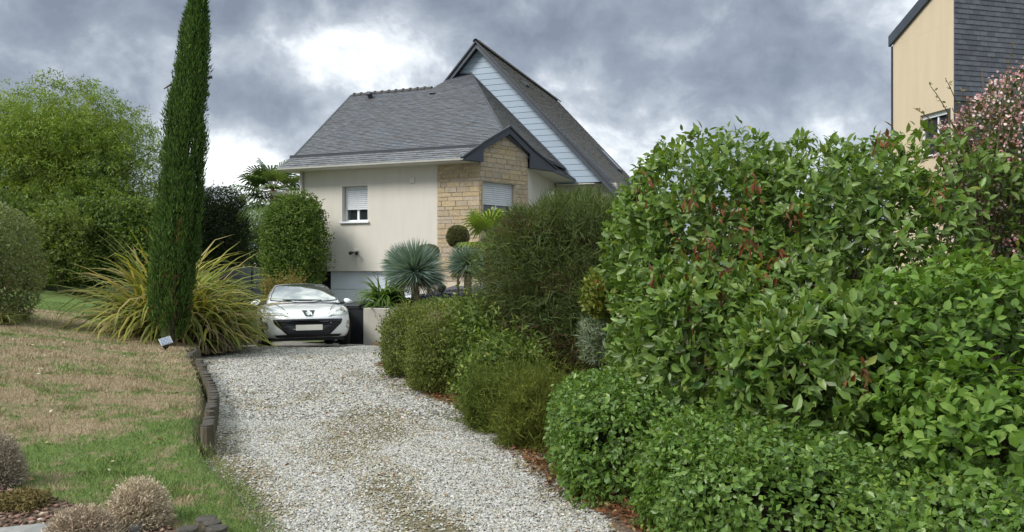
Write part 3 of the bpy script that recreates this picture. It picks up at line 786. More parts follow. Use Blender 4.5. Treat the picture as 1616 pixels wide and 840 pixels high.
bm.faces.new(rings[0][::-1]); bm.faces.new(rings[-1])
bmesh.ops.recalc_face_normals(bm, faces=bm.faces)
cab_bvh = BVHTree.FromBMesh(bm); bmc = bm.copy(); bm.free()
for v in bmc.verts: v.co = CM(*v.co)
bm_obj('roof', bmc, 'car_paint', car, smooth=True)
def patch(name, poly, bvh, off, mat, parent=None, rows=8, cols=10, side=0, thick=.012):
    """polygon drawn in front view (x,z) laid on the bodywork; side=+-1: drawn in side view (y,z)"""
    zs = [p[1] for p in poly]; z0, z1 = min(zs), max(zs); bm = bmesh.new(); G = []
    for i in range(rows + 1):
        z = z0 + (z1 - z0) * min(max(i / rows, .004), .996); xs = []
        for k_ in range(len(poly)):
            (xa, za), (xb, zb) = poly[k_], poly[(k_ + 1) % len(poly)]
            if (za - z) * (zb - z) <= 0 and za != zb: xs.append(xa + (xb - xa) * (z - za) / (zb - za))
        xa, xb = min(xs), max(xs); row = []
        for j in range(cols + 1):
            x = xa + (xb - xa) * j / cols
            if side: o_, d_ = Vector((3 * side, x, z)), Vector((-side, 0, 0))
            else: o_, d_ = Vector((x, -2, z)), Vector((0, 1, 0))
            hit, nr, _, dist = bvh.ray_cast(o_, d_)
            if hit is None: hit, nr, _, dist = bvh.find_nearest(Vector((.9 * side, x, z)) if side else Vector((x, .25, z)))
            if nr.dot(d_) > 0: nr = -nr
            row.append((hit + nr * off, hit - nr * .01))
        G.append(row)
    V = [[bm.verts.new(CM(*p[0])) for p in r] for r in G]; B = [[bm.verts.new(CM(*p[1])) for p in r] for r in G]
    for i in range(rows):
        for j in range(cols): bm.faces.new([V[i][j], V[i][j + 1], V[i + 1][j + 1], V[i + 1][j]])
    loop = [(0, j) for j in range(cols)] + [(i, cols) for i in range(rows)] + [(rows, j) for j in range(cols, 0, -1)] + [(i, 0) for i in range(rows, 0, -1)]
    for (a, b_), (c, d_) in zip(loop, loop[1:] + loop[:1]): bm.faces.new([V[a][b_], V[c][d_], B[c][d_], B[a][b_]])
    return bm_obj(name, bm, mat, parent or car, smooth=False)
mir = lambda p: [(-x, z) for x, z in p]
ws = [(-.69, .965), (-.545, 1.31), (-.3, 1.345), (0, 1.355), (.3, 1.345), (.545, 1.31), (.69, .965), (.3, .93), (0, .92), (-.3, .93)]
def cab_hit(x, z, off):
    hit, nr, _, dist = cab_bvh.ray_cast(Vector((x, -2, z)), Vector((0, 1, 0)))
    if hit is None: hit, nr, _, dist = cab_bvh.find_nearest(Vector((x, 1.2, z)))
    if nr.y > 0: nr = -nr
    return CM(*(hit + nr * off))
bm = bmesh.new(); G = []
for i in range(15):
    k_ = i / 14; row = []
    for j in range(21):
        q = j / 10 - 1; hw = .69 + (.545 - .69) * k_ + .015 * math.sin(math.pi * k_); x = q * hw
        zb_ = .925 + .045 * abs(q) ** 2.2; zt_ = 1.352 - .042 * abs(q) ** 2.2; row.append(bm.verts.new(cab_hit(x, zb_ + (zt_ - zb_) * k_, .012)))
    G.append(row)
for i in range(14):
    for j in range(20): bm.faces.new([G[i][j], G[i][j + 1], G[i + 1][j + 1], G[i + 1][j]])
rim_pts = [v.co.copy() for v in G[0]] + [r_[-1].co.copy() for r_ in G[1:]] + [v.co.copy() for v in G[-1][-2::-1]] + [r_[0].co.copy() for r_ in G[-2:0:-1]]
wsc = bm_obj('windscreen', bm, 'windscreen', car, smooth=True)
bm = bmesh.new(); tube(bm, rim_pts + rim_pts[:1], .010, 6, False); bm_obj('windscreen_seal', bm, 'black_plastic', car)
for p in wsc.data.polygons: p.use_smooth = True
bm = bmesh.new()
tube(bm, [CM(.35, 1.0, .965), CM(-.05, .985, .975), CM(-.45, 1.07, .985)], .011, 6); bm_obj('wiper', bm, 'black_plastic', car)
HL = [(-.845, .80), (-.72, .795), (-.55, .70), (-.385, .59), (-.58, .60), (-.77, .64), (-.855, .72)]
for f in (HL, mir(HL)):
    hl = patch('headlight', f, body_bvh, .012, 'lamp_lens')
    cx = -.70 if f is HL else .70
    c_ = [(cx + .05 * math.cos(a), .71 + .05 * math.sin(a)) for a in np.linspace(0, 2 * math.pi, 13)[:-1]]
    patch('reflector', c_, body_bvh, .016, 'chrome', hl, 6, 6)
gr = patch('grille', [(-.68, .545), (.68, .545), (.66, .46), (.42, .235), (-.42, .235), (-.66, .46)], body_bvh, .006, 'black_plastic', rows=10, cols=20)
patch('grille_bar', [(-.66, .535), (.66, .535), (.65, .495), (-.65, .495)], body_bvh, .022, 'zinc', gr, 2, 20)
for z in (.45, .40, .30, .265):
    patch('grille_bar', [(-.5 + (.45 - z) * .6, z), (.5 - (.45 - z) * .6, z), (.5 - (.45 - z) * .6, z - .014), (-.5 + (.45 - z) * .6, z - .014)], body_bvh, .016, 'zinc', gr, 1, 16)
FG = [(-.86, .53), (-.79, .515), (-.765, .38), (-.80, .345), (-.85, .35)]
for f in (FG, mir(FG)):
    fg = patch('fog_light', f, body_bvh, .008, 'alloy', rows=6, cols=5)
    cx = -.81 if f is FG else .81
    patch('fog_lens', [(cx + .028 * math.cos(a), .40 + .032 * math.sin(a)) for a in np.linspace(0, 2 * math.pi, 13)[:-1]], body_bvh, .014, 'chrome', fg, 5, 5)
bm = bmesh.new(); boxm(bm, CM, -.26, .26, -.035, -.022, .315, .425); bm_obj('number_plate', bm, 'soffit_white', car, bevel=.004)
patch('splitter', [(-.66, .235), (.66, .235), (.60, .19), (-.60, .19)], body_bvh, .012, 'black_plastic', rows=2, cols=16)
SH = [(-.125, .715), (.125, .715), (.08, .61), (.05, .592), (-.05, .592), (-.08, .61)]
em = patch('emblem', [(x * 1.12, .655 + (z - .655) * 1.14) for x, z in SH], body_bvh, .006, 'chrome', rows=8, cols=10)
patch('shield', SH, body_bvh, .010, 'black_plastic', em, 8, 10)
# the upright lion figure on the shield, built of its own small pieces
LION = [[(-.042, .695), (-.012, .708), (.022, .700), (.030, .682), (.014, .668), (-.006, .672), (-.030, .676)],
        [(-.010, .674), (.030, .684), (.052, .668), (.060, .640), (.048, .620), (.020, .628), (.000, .648)],
        [(-.062, .660), (-.006, .668), (.002, .654), (-.030, .650), (-.060, .646)],
        [(-.048, .632), (-.004, .650), (.008, .640), (-.020, .622), (-.046, .618)],
        [(.000, .645), (.022, .634), (.010, .612), (-.022, .604), (-.034, .612), (-.008, .620)],
        [(.040, .634), (.060, .638), (.070, .616), (.050, .604), (.034, .606)]]
for L_ in LION: patch('lion_piece', L_, body_bvh, .016, 'chrome', em, 4, 4)
for sg in (-1, 1):
    bm = bmesh.new(); c = Vector((sg * .985, 1.5, .955))
    bmesh.ops.create_uvsphere(bm, u_segments=14, v_segments=9, radius=1)
    for v in bm.verts:
        x, y, z = v.co; v.co = CM(c.x + x * .10, c.y + y * .07 + abs(x) * .02, c.z + math.copysign(abs(z) ** .8, z) * .062 - (.03 * x * sg))
    mo = bm_obj('wing_mirror', bm, 'car_paint', car, smooth=True)
    bm = bmesh.new(); tube(bm, [CM(sg * .80, 1.55, .92), CM(sg * .93, 1.55, .94)], [.03, .025], 8); bm_obj('mirror_arm', bm, 'black_plastic', mo)
    sw = [(1.75, .97), (2.15, 1.24), (2.7, 1.27), (3.25, 1.22), (3.5, 1.0)]
    patch('side_window', sw, cab_bvh, .008, 'glass', rows=8, cols=10, side=sg)
    patch('sill', [(.9 + .3, .30), (3.1, .30), (3.1, .2), (1.2, .2)], body_bvh, .008, 'black_plastic', rows=2, cols=8, side=sg)
    for y in (.86, 3.46):
        wh = bpy.data.objects.new('wheel', None); COL.objects.link(wh); wh.parent = car
        Mw = lambda x, yy, z, y=y, sg=sg: CM(sg * (.785 + z), y + x, .315 + yy)
        patch('wheel_arch', [(y + .37 * math.cos(a), .31 + .37 * math.sin(a)) for a in np.linspace(-.35, math.pi + .35, 16)], body_bvh, .004, 'black_plastic', rows=10, cols=8, side=sg)
        bm = bmesh.new(); lathe(bm, Mw, [(.20, -.105), (.29, -.11), (.318, -.07), (.318, .07), (.29, .11), (.20, .108)], 28); bm_obj('tyre', bm, 'rubber', wh, smooth=False)
        bm = bmesh.new(); lathe(bm, Mw, [(.21, .09), (.205, .116), (.18, .116), (.17, .09)], 24)
        for i in range(7):
            a = 2 * math.pi * i / 7
            boxm(bm, lambda x, yy, z, a=a: Mw(x * math.cos(a) - yy * math.sin(a), x * math.sin(a) + yy * math.cos(a), z), .02, .19, -.022, .022, .095, .113)
        bm_obj('rim', bm, 'alloy', wh)
bm = bmesh.new(); boxm(bm, CM, -.72, .72, .35, 4.1, .11, .20); bm_obj('underbody', bm, 'black_plastic', car)
for sg in (-1, 1):
    bm = bmesh.new(); tube(bm, [CM(sg * x, y, z) for x, y, z in ((.40, .12, .655), (.50, .45, .80), (.60, .8, .872), (.66, 1.1, .93))], .006, 6); bm_obj('bonnet_seam', bm, 'zinc', car)

# ------------------------------------------------------------------ wheelie bin
bo = Vector((-3.42, 17.15, float(z_drive(17.15)) + .02)); by = R(-12)
def BM_(x, y, z): return bo + Vector((x * math.cos(by) - y * math.sin(by), x * math.sin(by) + y * math.cos(by), z))
bin_ = thing('wheelie_bin', 'black wheelie bin standing between the white car and the concrete wall', 'bin', bo)
bm = bmesh.new(); box8(bm, [BM_(*p) for p in ((-.21, -.24, .05), (.21, -.24, .05), (.21, .20, .05), (-.21, .20, .05), (-.27, -.30, .88), (.27, -.30, .88), (.27, .30, .88), (-.27, .30, .88))]); bm_obj('body', bm, 'bin_black', bin_, bevel=.02)
bm = bmesh.new(); boxm(bm, BM_, -.295, .295, -.32, .31, .835, .885); bm_obj('rim', bm, 'bin_black', bin_, bevel=.012)
bm = bmesh.new(); box8(bm, [BM_(*p) for p in ((-.30, -.345, .89), (.30, -.345, .89), (.30, .30, .89), (-.30, .30, .89), (-.25, -.27, .945), (.25, -.27, .945), (.25, .27, .985), (-.25, .27, .985))]); bm_obj('lid', bm, 'bin_black', bin_, bevel=.015)
bm = bmesh.new(); tube(bm, [BM_(-.22, .30, .90), BM_(-.22, .39, .92), BM_(.22, .39, .92), BM_(.22, .30, .90)], .017, 8); bm_obj('handle', bm, 'bin_black', bin_)
for sx_ in (-.24, .24):
    bm = bmesh.new(); lathe(bm, lambda x, y, z: BM_(sx_ + z, .22 + x, .10 + y), [(.03, -.025), (.1, -.025), (.1, .025), (.03, .025)], 16); bm_obj('wheel', bm, 'rubber', bin_)

# ------------------------------------------------------------------ concrete retaining wall and the slate covered bed behind it
WP = [(-3.22, 16.45), (-2.35, 16.15), (-.9, 15.4), (2.2, 13.9)]
rw = thing('retaining_wall', 'streaked pale concrete retaining wall beside the wheelie bin', 'wall', (-3.2, 16.4, 0))
for (x0, y0), (x1, y1) in zip(WP, WP[1:]):
    dv = Vector((x1 - x0, y1 - y0, 0)).normalized(); nv = Vector((-dv.y, dv.x, 0)); a = Vector((x0, y0, 0)); c = Vector((x1, y1, 0)) - dv * .004
    bm = bmesh.new(); box8(bm, [a + Vector((0, 0, -.3)), c + Vector((0, 0, -.3)), c + nv * .16 + Vector((0, 0, -.3)), a + nv * .16 + Vector((0, 0, -.3)), a + Vector((0, 0, .72)), c + Vector((0, 0, .72)), c + nv * .16 + Vector((0, 0, .72)), a + nv * .16 + Vector((0, 0, .72))])
    bm_obj('panel', bm, 'concrete', rw, bevel=.012)
bm = bmesh.new(); a = Vector((-3.22, 16.612, 0)); c = Vector((-1.55, 21.0, 0)); dv = (c - a).normalized(); nv = Vector((dv.y, -dv.x, 0))
box8(bm, [p + Vector((0, 0, z)) for z in (-.6, .72) for p in (a, c, c + nv * .16, a + nv * .16)]); bm_obj('panel', bm, 'concrete', rw, bevel=.012)
def z_slate(x, y): return .68 + .10 * np.maximum(0, y - 16.3) + .05 * np.maximum(0, x + 2)
ys = np.linspace(0, 1, 24); P = []
for k_ in ys:
    y0 = 16.5 + k_ * 4.6; xs = np.linspace(-3.12 + k_ * 1.7, 4, 24)
    lo = np.interp(xs, [p[0] for p in WP] + [4], [p[1] + .14 for p in WP] + [13.2])
    yy = lo + (21.0 - lo) * k_
    P.append(np.stack([xs, yy, z_slate(xs, yy)], -1))
structure(grid_mesh('slate_bed', np.array(P), 'slate_chips'))

# ------------------------------------------------------------------ log edging between lawn and drive
def post_row(label, pts, h0, seed, rad=.050, parent_loc=None):
    root = thing('log_edging', label, 'edging', pts[0])
    r = random.Random(seed)
    for i, (x, y, zb) in enumerate(pts):
        rr = rad * r.uniform(.9, 1.08); hh = h0 + r.uniform(-.022, .022); bm = bmesh.new(); tx, ty = r.uniform(-.02, .02), r.uniform(-.02, .02)
        M_ = lambda a, b, c: Vector((x + a + tx * c, y + b + ty * c, zb + c))
        lathe(bm, M_, [(rr, -.15), (rr, hh - .012), (rr * .9, hh)], 10); po = bm_obj('post', bm, 'post_wood', root)
        bm = bmesh.new(); lathe(bm, M_, [(rr * .99, hh - .001), (rr * .93, hh + .006), (rr * .6, hh + .01)], 10); bm_obj('post_top', bm, 'post_top', po)
    return root
def path_posts(P, step):
    P = np.array(P, float); seg = np.r_[0, np.cumsum(np.hypot(*np.diff(P, axis=0).T))]; s_ = np.arange(0, seg[-1], step)
    return [(np.interp(q, seg, P[:, 0]), np.interp(q, seg, P[:, 1]), 0.0) for q in s_]
post_row('weathered half round log edging holding the lawn along the gravel drive', path_posts([(-2.50, 6.25), (-2.78, 7.0), (-3.08, 7.86), (-3.40, 8.6), (-3.78, 9.4), (-4.2, 10.3), (-4.62, 11.2)], .107), .235, 2)
post_row('short run of log edging under the cypress by the flax', path_posts([(-4.78, 11.2), (-5.0, 11.85), (-5.1, 12.4), (-5.45, 12.5)], .107), .235, 6)
post_row('stub of dark log edging between the bark chips and the grass', [(-1.60, 4.12, .02), (-1.66, 4.20, .02), (-1.74, 4.08, .02), (-1.72, 4.27, .02)], .11, 9, .06)

# ------------------------------------------------------------------ small solar light on a spike
so = Vector((-5.42, 11.9, float(z_lawn(-5.42, 11.9)))); sol = thing('solar_light', 'small tilted solar garden light at the foot of the cypress', 'light', so)
q = Matrix.Rotation(R(20), 4, 'Z') @ Matrix.Rotation(R(48), 4, 'X') @ Matrix.Rotation(R(22), 4, 'Z')
SM = lambda x, y, z: so + Vector((0, 0, .15)) + (q @ Vector((x, y, z)))
bm = bmesh.new(); boxm(bm, SM, -.09, .09, -.075, .075, -.02, .0); bm_obj('housing', bm, 'alloy', sol, bevel=.006)
bm = bmesh.new(); boxm(bm, SM, -.075, .075, -.06, .06, .001, .004); pv = bm_obj('solar_panel', bm, 'solar', sol)
bm = bmesh.new(); tube(bm, [so - Vector((0, 0, .1)), so + Vector((0, 0, .13))], .012, 6); bm_obj('spike', bm, 'black_plastic', sol)
bm = bmesh.new(); lathe(bm, lambda x, y, z: so + Vector((x, y, .03 + z)), [(.03, 0), (.05, .03), (.045, .07), (.02, .08)], 10); bm_obj('lamp_head', bm, 'black_plastic', sol)

# ------------------------------------------------------------------ low dark lamp in the slate bed
lo = Vector((-1.72, 18.6, float(z_slate(-1.72, 18.6)))); bl = thing('garden_spotlight', 'small black spotlight sitting on the slate chips below the stone corner', 'light', lo)
bm = bmesh.new(); lathe(bm, lambda x, y, z: lo + Vector((x, y, z)), [(.02, -.1), (.02, .12)], 8); bm_obj('stake', bm, 'black_plastic', bl)
bm = bmesh.new(); lathe(bm, lambda x, y, z: lo + Vector((x * .9 + z * .5, y, .17 + z - x * .4)), [(.05, -.09), (.085, -.06), (.095, .05), (.08, .09)], 12); bm_obj('lamp_head', bm, 'black_plastic', bl, smooth=True)

# ------------------------------------------------------------------ dark slatted fence and lamp post beyond the flax
fn = thing('fence', 'dark grey board fence behind the flax and the white car', 'fence', (-8.6, 24, 0))
p0, p1 = Vector((-9.6, 24.5, .9)), Vector((-6.9, 23.6, .9)); dv = (p1 - p0).normalized(); nv = Vector((-dv.y, dv.x, 0)); Lf = (p1 - p0).length
FM = lambda x, y, z: p0 + dv * x + nv * y + Vector((0, 0, z))
for i in range(6):
    bm = bmesh.new(); boxm(bm, FM, .06, Lf - .06, -.012, .012, -.55 + i * .215, -.55 + i * .215 + .205); bm_obj('board', bm, 'grey_fence', fn, bevel=.004)
for x in (0, Lf / 2, Lf):
    bm = bmesh.new(); boxm(bm, FM, x - .045, x + .045, -.07, -.014, -1.2, .78); bm_obj('post', bm, 'grey_fence', fn, bevel=.006)
lp = Vector((-6.95, 22.0, .3)); lps = thing('lamp_post', 'short black garden lamp post beside the round bush', 'lamp', lp)
bm = bmesh.new(); tube(bm, [lp, lp + Vector((0, 0, 1.25))], .055, 8); bm_obj('pole', bm, 'black_plastic', lps)
bm = bmesh.new(); lathe(bm, lambda x, y, z: lp + Vector((x, y, 1.38 + z)), [(.05, -.18)] + [(.17 * math.sin(a), -.17 * math.cos(a)) for a in np.linspace(.4, 3.0, 9)], 14); bm_obj('globe', bm, 'black_plastic', lps, smooth=True)
# flat roofed outbuilding edge behind the bush
sh = thing('outbuilding', 'flat roofed outbuilding corner beneath the palm behind the bush', 'shed', (-7.0, 25.5, 0))
bm = bmesh.new(); box8(bm, [Vector(p) for p in ((-7.95, 25.3, 4.02), (-5.2, 24.2, 4.02), (-4.4, 26.4, 4.02), (-7.1, 27.4, 4.02), (-8.0, 25.25, 4.16), (-5.2, 24.15, 4.16), (-4.4, 26.4, 4.16), (-7.1, 27.5, 4.16))]); bm_obj('roof', bm, 'soffit_white', sh)
bm = bmesh.new(); box8(bm, [Vector(p) for p in ((-7.1, 25.5, -.6), (-5.1, 24.6, -.6), (-4.5, 26.3, -.6), (-6.6, 27.1, -.6), (-7.1, 25.5, 4.01), (-5.1, 24.6, 4.01), (-4.5, 26.3, 4.01), (-6.6, 27.1, 4.01))]); bm_obj('wall', bm, 'render_cream', sh)
# overhead wires between the trees
for i, (za, zb) in enumerate(((6.1, 6.2), (5.2, 5.25))):
    bm = bmesh.new(); tube(bm, [(-32 + 3.4 * j, 60, za + (zb - za) * j / 6 - .5 * math.sin(math.pi * j / 6)) for j in range(7)], .02, 5)
    tag(bm_obj('overhead_wire', bm, 'black_plastic'), ('upper' if i == 0 else 'lower') + ' thin overhead wire crossing the sky gap below the palm', 'wire', 'overhead wires')

# ------------------------------------------------------------------ bark bed: slab, rocks
def rock(name, label, cat, c, r, mat, seed, sq=.6):
    rr = random.Random(seed); bm = bmesh.new(); bmesh.ops.create_icosphere(bm, subdivisions=3, radius=1)
    ph = [rr.uniform(0, 6) for _ in range(6)]
    for v in bm.verts:
        d_ = v.co.normalized(); k_ = 1 + .16 * math.sin(3 * d_.x + ph[0]) * math.cos(3 * d_.y + ph[1]) + .1 * math.sin(6 * d_.z + ph[2]) + .05 * math.sin(11 * d_.x + ph[3]) * math.sin(9 * d_.y + ph[4])
        v.co = Vector(c) + Vector((d_.x * r[0], d_.y * r[1], max(-.5, d_.z) * r[2])) * k_
    return tag(bm_obj(name, bm, mat, smooth=True), label, cat)
rock('rock', 'pale angular rock between the two dry lavender clumps', 'rock', (-2.18, 4.06, .08), (.07, .06, .055), 'rock', 3)
rock('rock', 'small grey rock half buried in the bark beside the lavender', 'rock', (-2.12, 4.28, .07), (.045, .05, .04), 'slab', 5)
bm = bmesh.new(); sl = [(-2.86, 4.22), (-2.55, 4.34), (-2.28, 4.12), (-2.4, 3.7), (-2.9, 3.7)]
prism(bm, sl, lambda a, b, d: Vector((a, b, .07 + d)), -.05, .03, .02); tag(bm_obj('paving_slab', bm, 'slab'), 'flat grey stone slab lying in the bark chips', 'slab')

# ------------------------------------------------------------------ foliage tools
def unit(v): return v / np.maximum(np.linalg.norm(v, axis=-1, keepdims=True), 1e-9)
def pnoise(p, f, seed):
    r = np.random.default_rng(seed); out = np.zeros(len(p))
    for i in range(6):
        k_ = r.normal(size=3) * f * (1 + .45 * i); out += np.sin(p @ k_ + r.uniform(0, 6.28)) / (1 + .45 * i)
    return out / 2.2
LEAF_BIG = (np.array([(0, 0, 0), (-.5, .34, .05), (.5, .34, .05), (-.42, .68, .02), (.42, .68, .02), (0, 1, -.14), (0, .36, -.02), (0, .70, -.04)]),
            [np.array([(0, 6, 1), (0, 2, 6), (7, 5, 3), (7, 4, 5)]), np.array([(6, 7, 3, 1), (6, 2, 4, 7)])])
LEAF_MID = (np.array([(0, 0, 0), (-.5, .5, .06), (.5, .5, .06), (0, 1, -.08), (0, .5, -.02)]), [np.array([(0, 4, 1), (0, 2, 4), (4, 3, 1), (4, 2, 3)])])
LEAF_SMALL = (np.array([(0, 0, 0), (-.5, .45, .06), (.5, .45, .06), (0, 1, 0)]), [np.array([(0, 2, 1), (1, 2, 3)])])
NEEDLE = (np.array([(-.5, 0, 0), (.5, 0, 0), (0, 1, 0)]), [np.array([(0, 1, 2)])])
def leaf_frames(axis, nrm):
    y = unit(axis); x = unit(np.cross(y, nrm)); z = np.cross(x, y); return x, y, z
def leaves_arrays(tpl, pos, axis, nrm, L, Wd, col):
    tv, tf = tpl; n = len(pos); x, y, z = leaf_frames(axis, nrm); L = np.broadcast_to(L, n); Wd = np.broadcast_to(Wd, n)
    V = pos[:, None] + x[:, None] * (tv[:, 0][None] * Wd[:, None])[..., None] + y[:, None] * (tv[:, 1][None] * L[:, None])[..., None] + z[:, None] * (tv[:, 2][None] * L[:, None])[..., None]
    off = (np.arange(n) * len(tv))[:, None, None]
    F = [(f[None] + off).reshape(-1, f.shape[1]) for f in tf]
    return V.reshape(-1, 3), F, np.repeat(col, len(tv), 0)
def merge(parts):
    V, C, FF, o = [], [], {}, 0
    for v, f, c in parts:
        for q in f: FF.setdefault(q.shape[1], []).append(q + o)
        V.append(v); C.append(c); o += len(v)
    return np.concatenate(V), [np.concatenate(q) for q in FF.values()], np.concatenate(C)
def palette(n, cols, w=None, jit=.18):
    """random choice among colours with brightness jitter"""
    cols = np.array(cols, float); i = rng.choice(len(cols), n, p=None if w is None else np.array(w) / np.sum(w))
    c = cols[i] * (1 + rng.uniform(-jit, jit, (n, 1))); return np.clip(c * (1 + rng.uniform(-.05, .05, (n, 3))), 0, 1)
def shell(n, c, r, p=2.0, lump=.1, lf=2.5, depth=.3, seed=0, zmin=None, bias=2.0):
    """points in the outer layer of a lumpy superellipsoid, with outward normals and depth below the skin"""
    c = np.array(c, float); r = np.array(r, float)
    d = unit(rng.normal(size=(int(n * 1.7), 3))) * r; d = unit(d)
    if p > 2: # sample box-like bodies evenly: start from cube faces
        q = rng.uniform(-1, 1, (int(n * 1.7), 3)); f = rng.integers(0, 3, len(q)); ar = np.array([r[1] * r[2], r[0] * r[2], r[0] * r[1]]); f = rng.choice(3, len(q), p=ar / ar.sum())
        q[np.arange(len(q)), f] = rng.choice([-1, 1], len(q)); d = unit(q * r)
    R_ = (np.abs(d / r) ** p).sum(1) ** (-1 / p)
    R_ = R_ * (1 + lump * pnoise(d * r, lf / np.mean(r), seed) + lump * .5 * pnoise(d * r, 3.1 * lf / np.mean(r), seed + 1))
    dep = depth * rng.random(len(d)) ** bias
    P = c + d * (R_ * (1 - dep))[:, None]
    N = unit(np.sign(d) * (np.abs(d / r) ** (p - 1)) / r)
    k_ = np.ones(len(P), bool) if zmin is None else P[:, 2] > zmin
    P, N, dep = P[k_][:n], N[k_][:n], dep[k_][:n]
    return P, N, dep
def whorls(P, N, dep, per, spread, up=.25, jitter=.03, tilt=(.35, 1.1)):
    """each point becomes a shoot carrying a rosette of leaves"""
    n = len(P); sh = unit(N + rng.normal(size=(n, 3)) * spread + np.array([0, 0, up]))
    t1 = unit(np.cross(sh, rng.normal(size=(n, 3)))); t2 = np.cross(sh, t1)
    out_p, out_a, out_n, out_d = [], [], [], []
    for i in range(per):
        a = 2.4 * i + rng.uniform(0, .7, n); side = t1 * np.cos(a)[:, None] + t2 * np.sin(a)[:, None]
        ti = rng.uniform(*tilt, n)[:, None]; axd = unit(sh * np.cos(ti) + side * np.sin(ti))
        out_p.append(P - sh * (.012 * i) + rng.normal(size=(n, 3)) * jitter); out_a.append(axd); out_n.append(unit(sh * np.sin(ti) - side * np.cos(ti) + rng.normal(size=(n, 3)) * .25)); out_d.append(dep)
    return np.concatenate(out_p), np.concatenate(out_a), np.concatenate(out_n), np.concatenate(out_d)
def random_leaves(P, N, out=.5, up=.1, sp=.8):
    n = len(P); a = unit(N * out + rng.normal(size=(n, 3)) * sp + np.array([0, 0, up])); nr = unit(N + rng.normal(size=(n, 3)) * .55); return a, nr
def drop_inside(P, blobs, k_=.72):
    keep = np.ones(len(P), bool)
    for c, r, p in blobs: keep &= (np.abs((P - np.array(c)) / np.array(r)) ** p).sum(1) > k_ ** p
    return keep
_tpl_cache = {}
def leaf_pieces(parent, tpl, key, cols, mat, pos, axis, nrm, L, Wd, surfN, dep, count=300, name='leaf'):
    """the leaves that show largest become objects of their own; returns the mask of the rest"""
    cp_ = np.array(cam.location); v = cp_ - pos; dist = np.linalg.norm(v, axis=1); vd = v / dist[:, None]
    u = pos[:, 0] / np.maximum(pos[:, 1], .1); w_ = (pos[:, 2] - EYE) / np.maximum(pos[:, 1], .1)
    inside = (np.abs(u) < .665) & (w_ < .35) & (w_ > -.335) & (pos[:, 1] > 1)
    face = np.abs((nrm * vd).sum(1))
    score = np.broadcast_to(L, len(pos)) / dist * (.35 + face) * np.clip((surfN * vd).sum(1) + .3, 0, 1) * (dep < np.quantile(dep, .45)) * inside
    pick = np.argsort(-score)[:count]; pick = pick[score[pick] > 0]
    if key not in _tpl_cache:
        ms = []
        for c in cols:
            me = bpy.data.meshes.new(name); me.from_pydata([tuple(q) for q in tpl[0]], [], [list(map(int, f)) for a in tpl[1] for f in a]); me.update(); set_col(me, c); me.materials.append(MAT[mat]); ms.append(me)
        _tpl_cache[key] = ms
    ms = _tpl_cache[key]; x, y, z = leaf_frames(axis, nrm); og = np.array(parent_origin(parent)); L = np.broadcast_to(L, len(pos)); Wd = np.broadcast_to(Wd, len(pos))
    for i in pick:
        o = bpy.data.objects.new(name, ms[int(rng.integers(len(ms)))]); COL.objects.link(o); o.parent = parent
        M_ = Matrix.Identity(4); q = pos[i] - og
        for r_i in range(3):
            M_[r_i][0] = x[i][r_i] * Wd[i]; M_[r_i][1] = y[i][r_i] * L[i]; M_[r_i][2] = z[i][r_i] * L[i]; M_[r_i][3] = q[r_i]
        o.matrix_basis = M_
    rest = np.ones(len(pos), bool); rest[pick] = False; return rest
def stems(parent, base, tips, r0, r1, mat='bark', name='stem', bend=.12, n=5):
    bm = bmesh.new(); base = Vector(base)
    for tp in tips:
        tp = Vector(tp); m_ = base.lerp(tp, .5) + Vector((random.uniform(-bend, bend), random.uniform(-bend, bend), bend))
        b2 = base + Vector((random.uniform(-.08, .08), random.uniform(-.08, .08), 0))
        tube(bm, [b2, b2.lerp(m_, .5), m_, m_.lerp(tp, .55), tp], [r0, r0 * .85, (r0 + r1) / 2, r1 * 1.3, r1], n)
    return bm_obj(name, bm, mat, parent, smooth=True)

# ------------------------------------------------------------------ photinia: the big free growing hedge
PH_B = [((1.85, 6.9, 1.15), (.95, 1.15, 1.50), 2.7), ((2.75, 6.6, 1.2), (1.0, 1.1, 1.42), 2.7), ((3.55, 6.6, 1.30), (.85, .9, 1.48), 2.8), ((2.35, 5.75, .7), (.95, .8, .95), 2.3), ((1.95, 4.85, .74), (.66, .55, .64), 2.1), ((1.45, 5.6, .85), (.55, .6, .75), 2.1)]
ph = thing('photinia_hedge', 'tall rounded photinia hedge with big leaves and red withered bunches', 'hedge', (2.4, 6.6, 0))
PL, SN = [], []
pp, pa, pn_, pd, ps = [], [], [], [], []
for i, ((c, r, p), nn) in enumerate(zip(PH_B, (2600, 2000, 900, 900, 750, 650))):
    P, N, dep = shell(nn, c, r, p, .065, 3.0, .28, 20 + i, .15)
    k_ = drop_inside(P, [b for j, b in enumerate(PH_B) if j != i], .80); P, N, dep = P[k_], N[k_], dep[k_]
    a = whorls(P, N, dep, 8, .45, .30, .03, (.4, 1.25))
    pp.append(a[0]); pa.append(a[1]); pn_.append(a[2]); pd.append(a[3]); ps.append(np.tile(N, (8, 1)))
pp, pa, pn_, pd, ps = map(np.concatenate, (pp, pa, pn_, pd, ps))
n = len(pp); L = rng.uniform(.055, .125, n); Wd = L * rng.uniform(.34, .48, n)
PHC = [(.075, .120, .030), (.095, .145, .040), (.060, .098, .030), (.120, .165, .050), (.085, .125, .052)]
col = palette(n, PHC + [(.16, .17, .05)], (4, 4, 3, 2, 2, .35))
rest = leaf_pieces(ph, LEAF_BIG, 'ph', PHC + [(.056, .11, .035)], 'leaf_glossy', pp, pa, pn_, L, Wd, ps, pd)
dq = pd > .05; r1, r2 = rest & ~dq, rest & dq
parts = [leaves_arrays(LEAF_BIG, pp[r1], pa[r1], pn_[r1], L[r1], Wd[r1], col[r1]), leaves_arrays(LEAF_MID, pp[r2], pa[r2], pn_[r2], L[r2], Wd[r2], col[r2])]
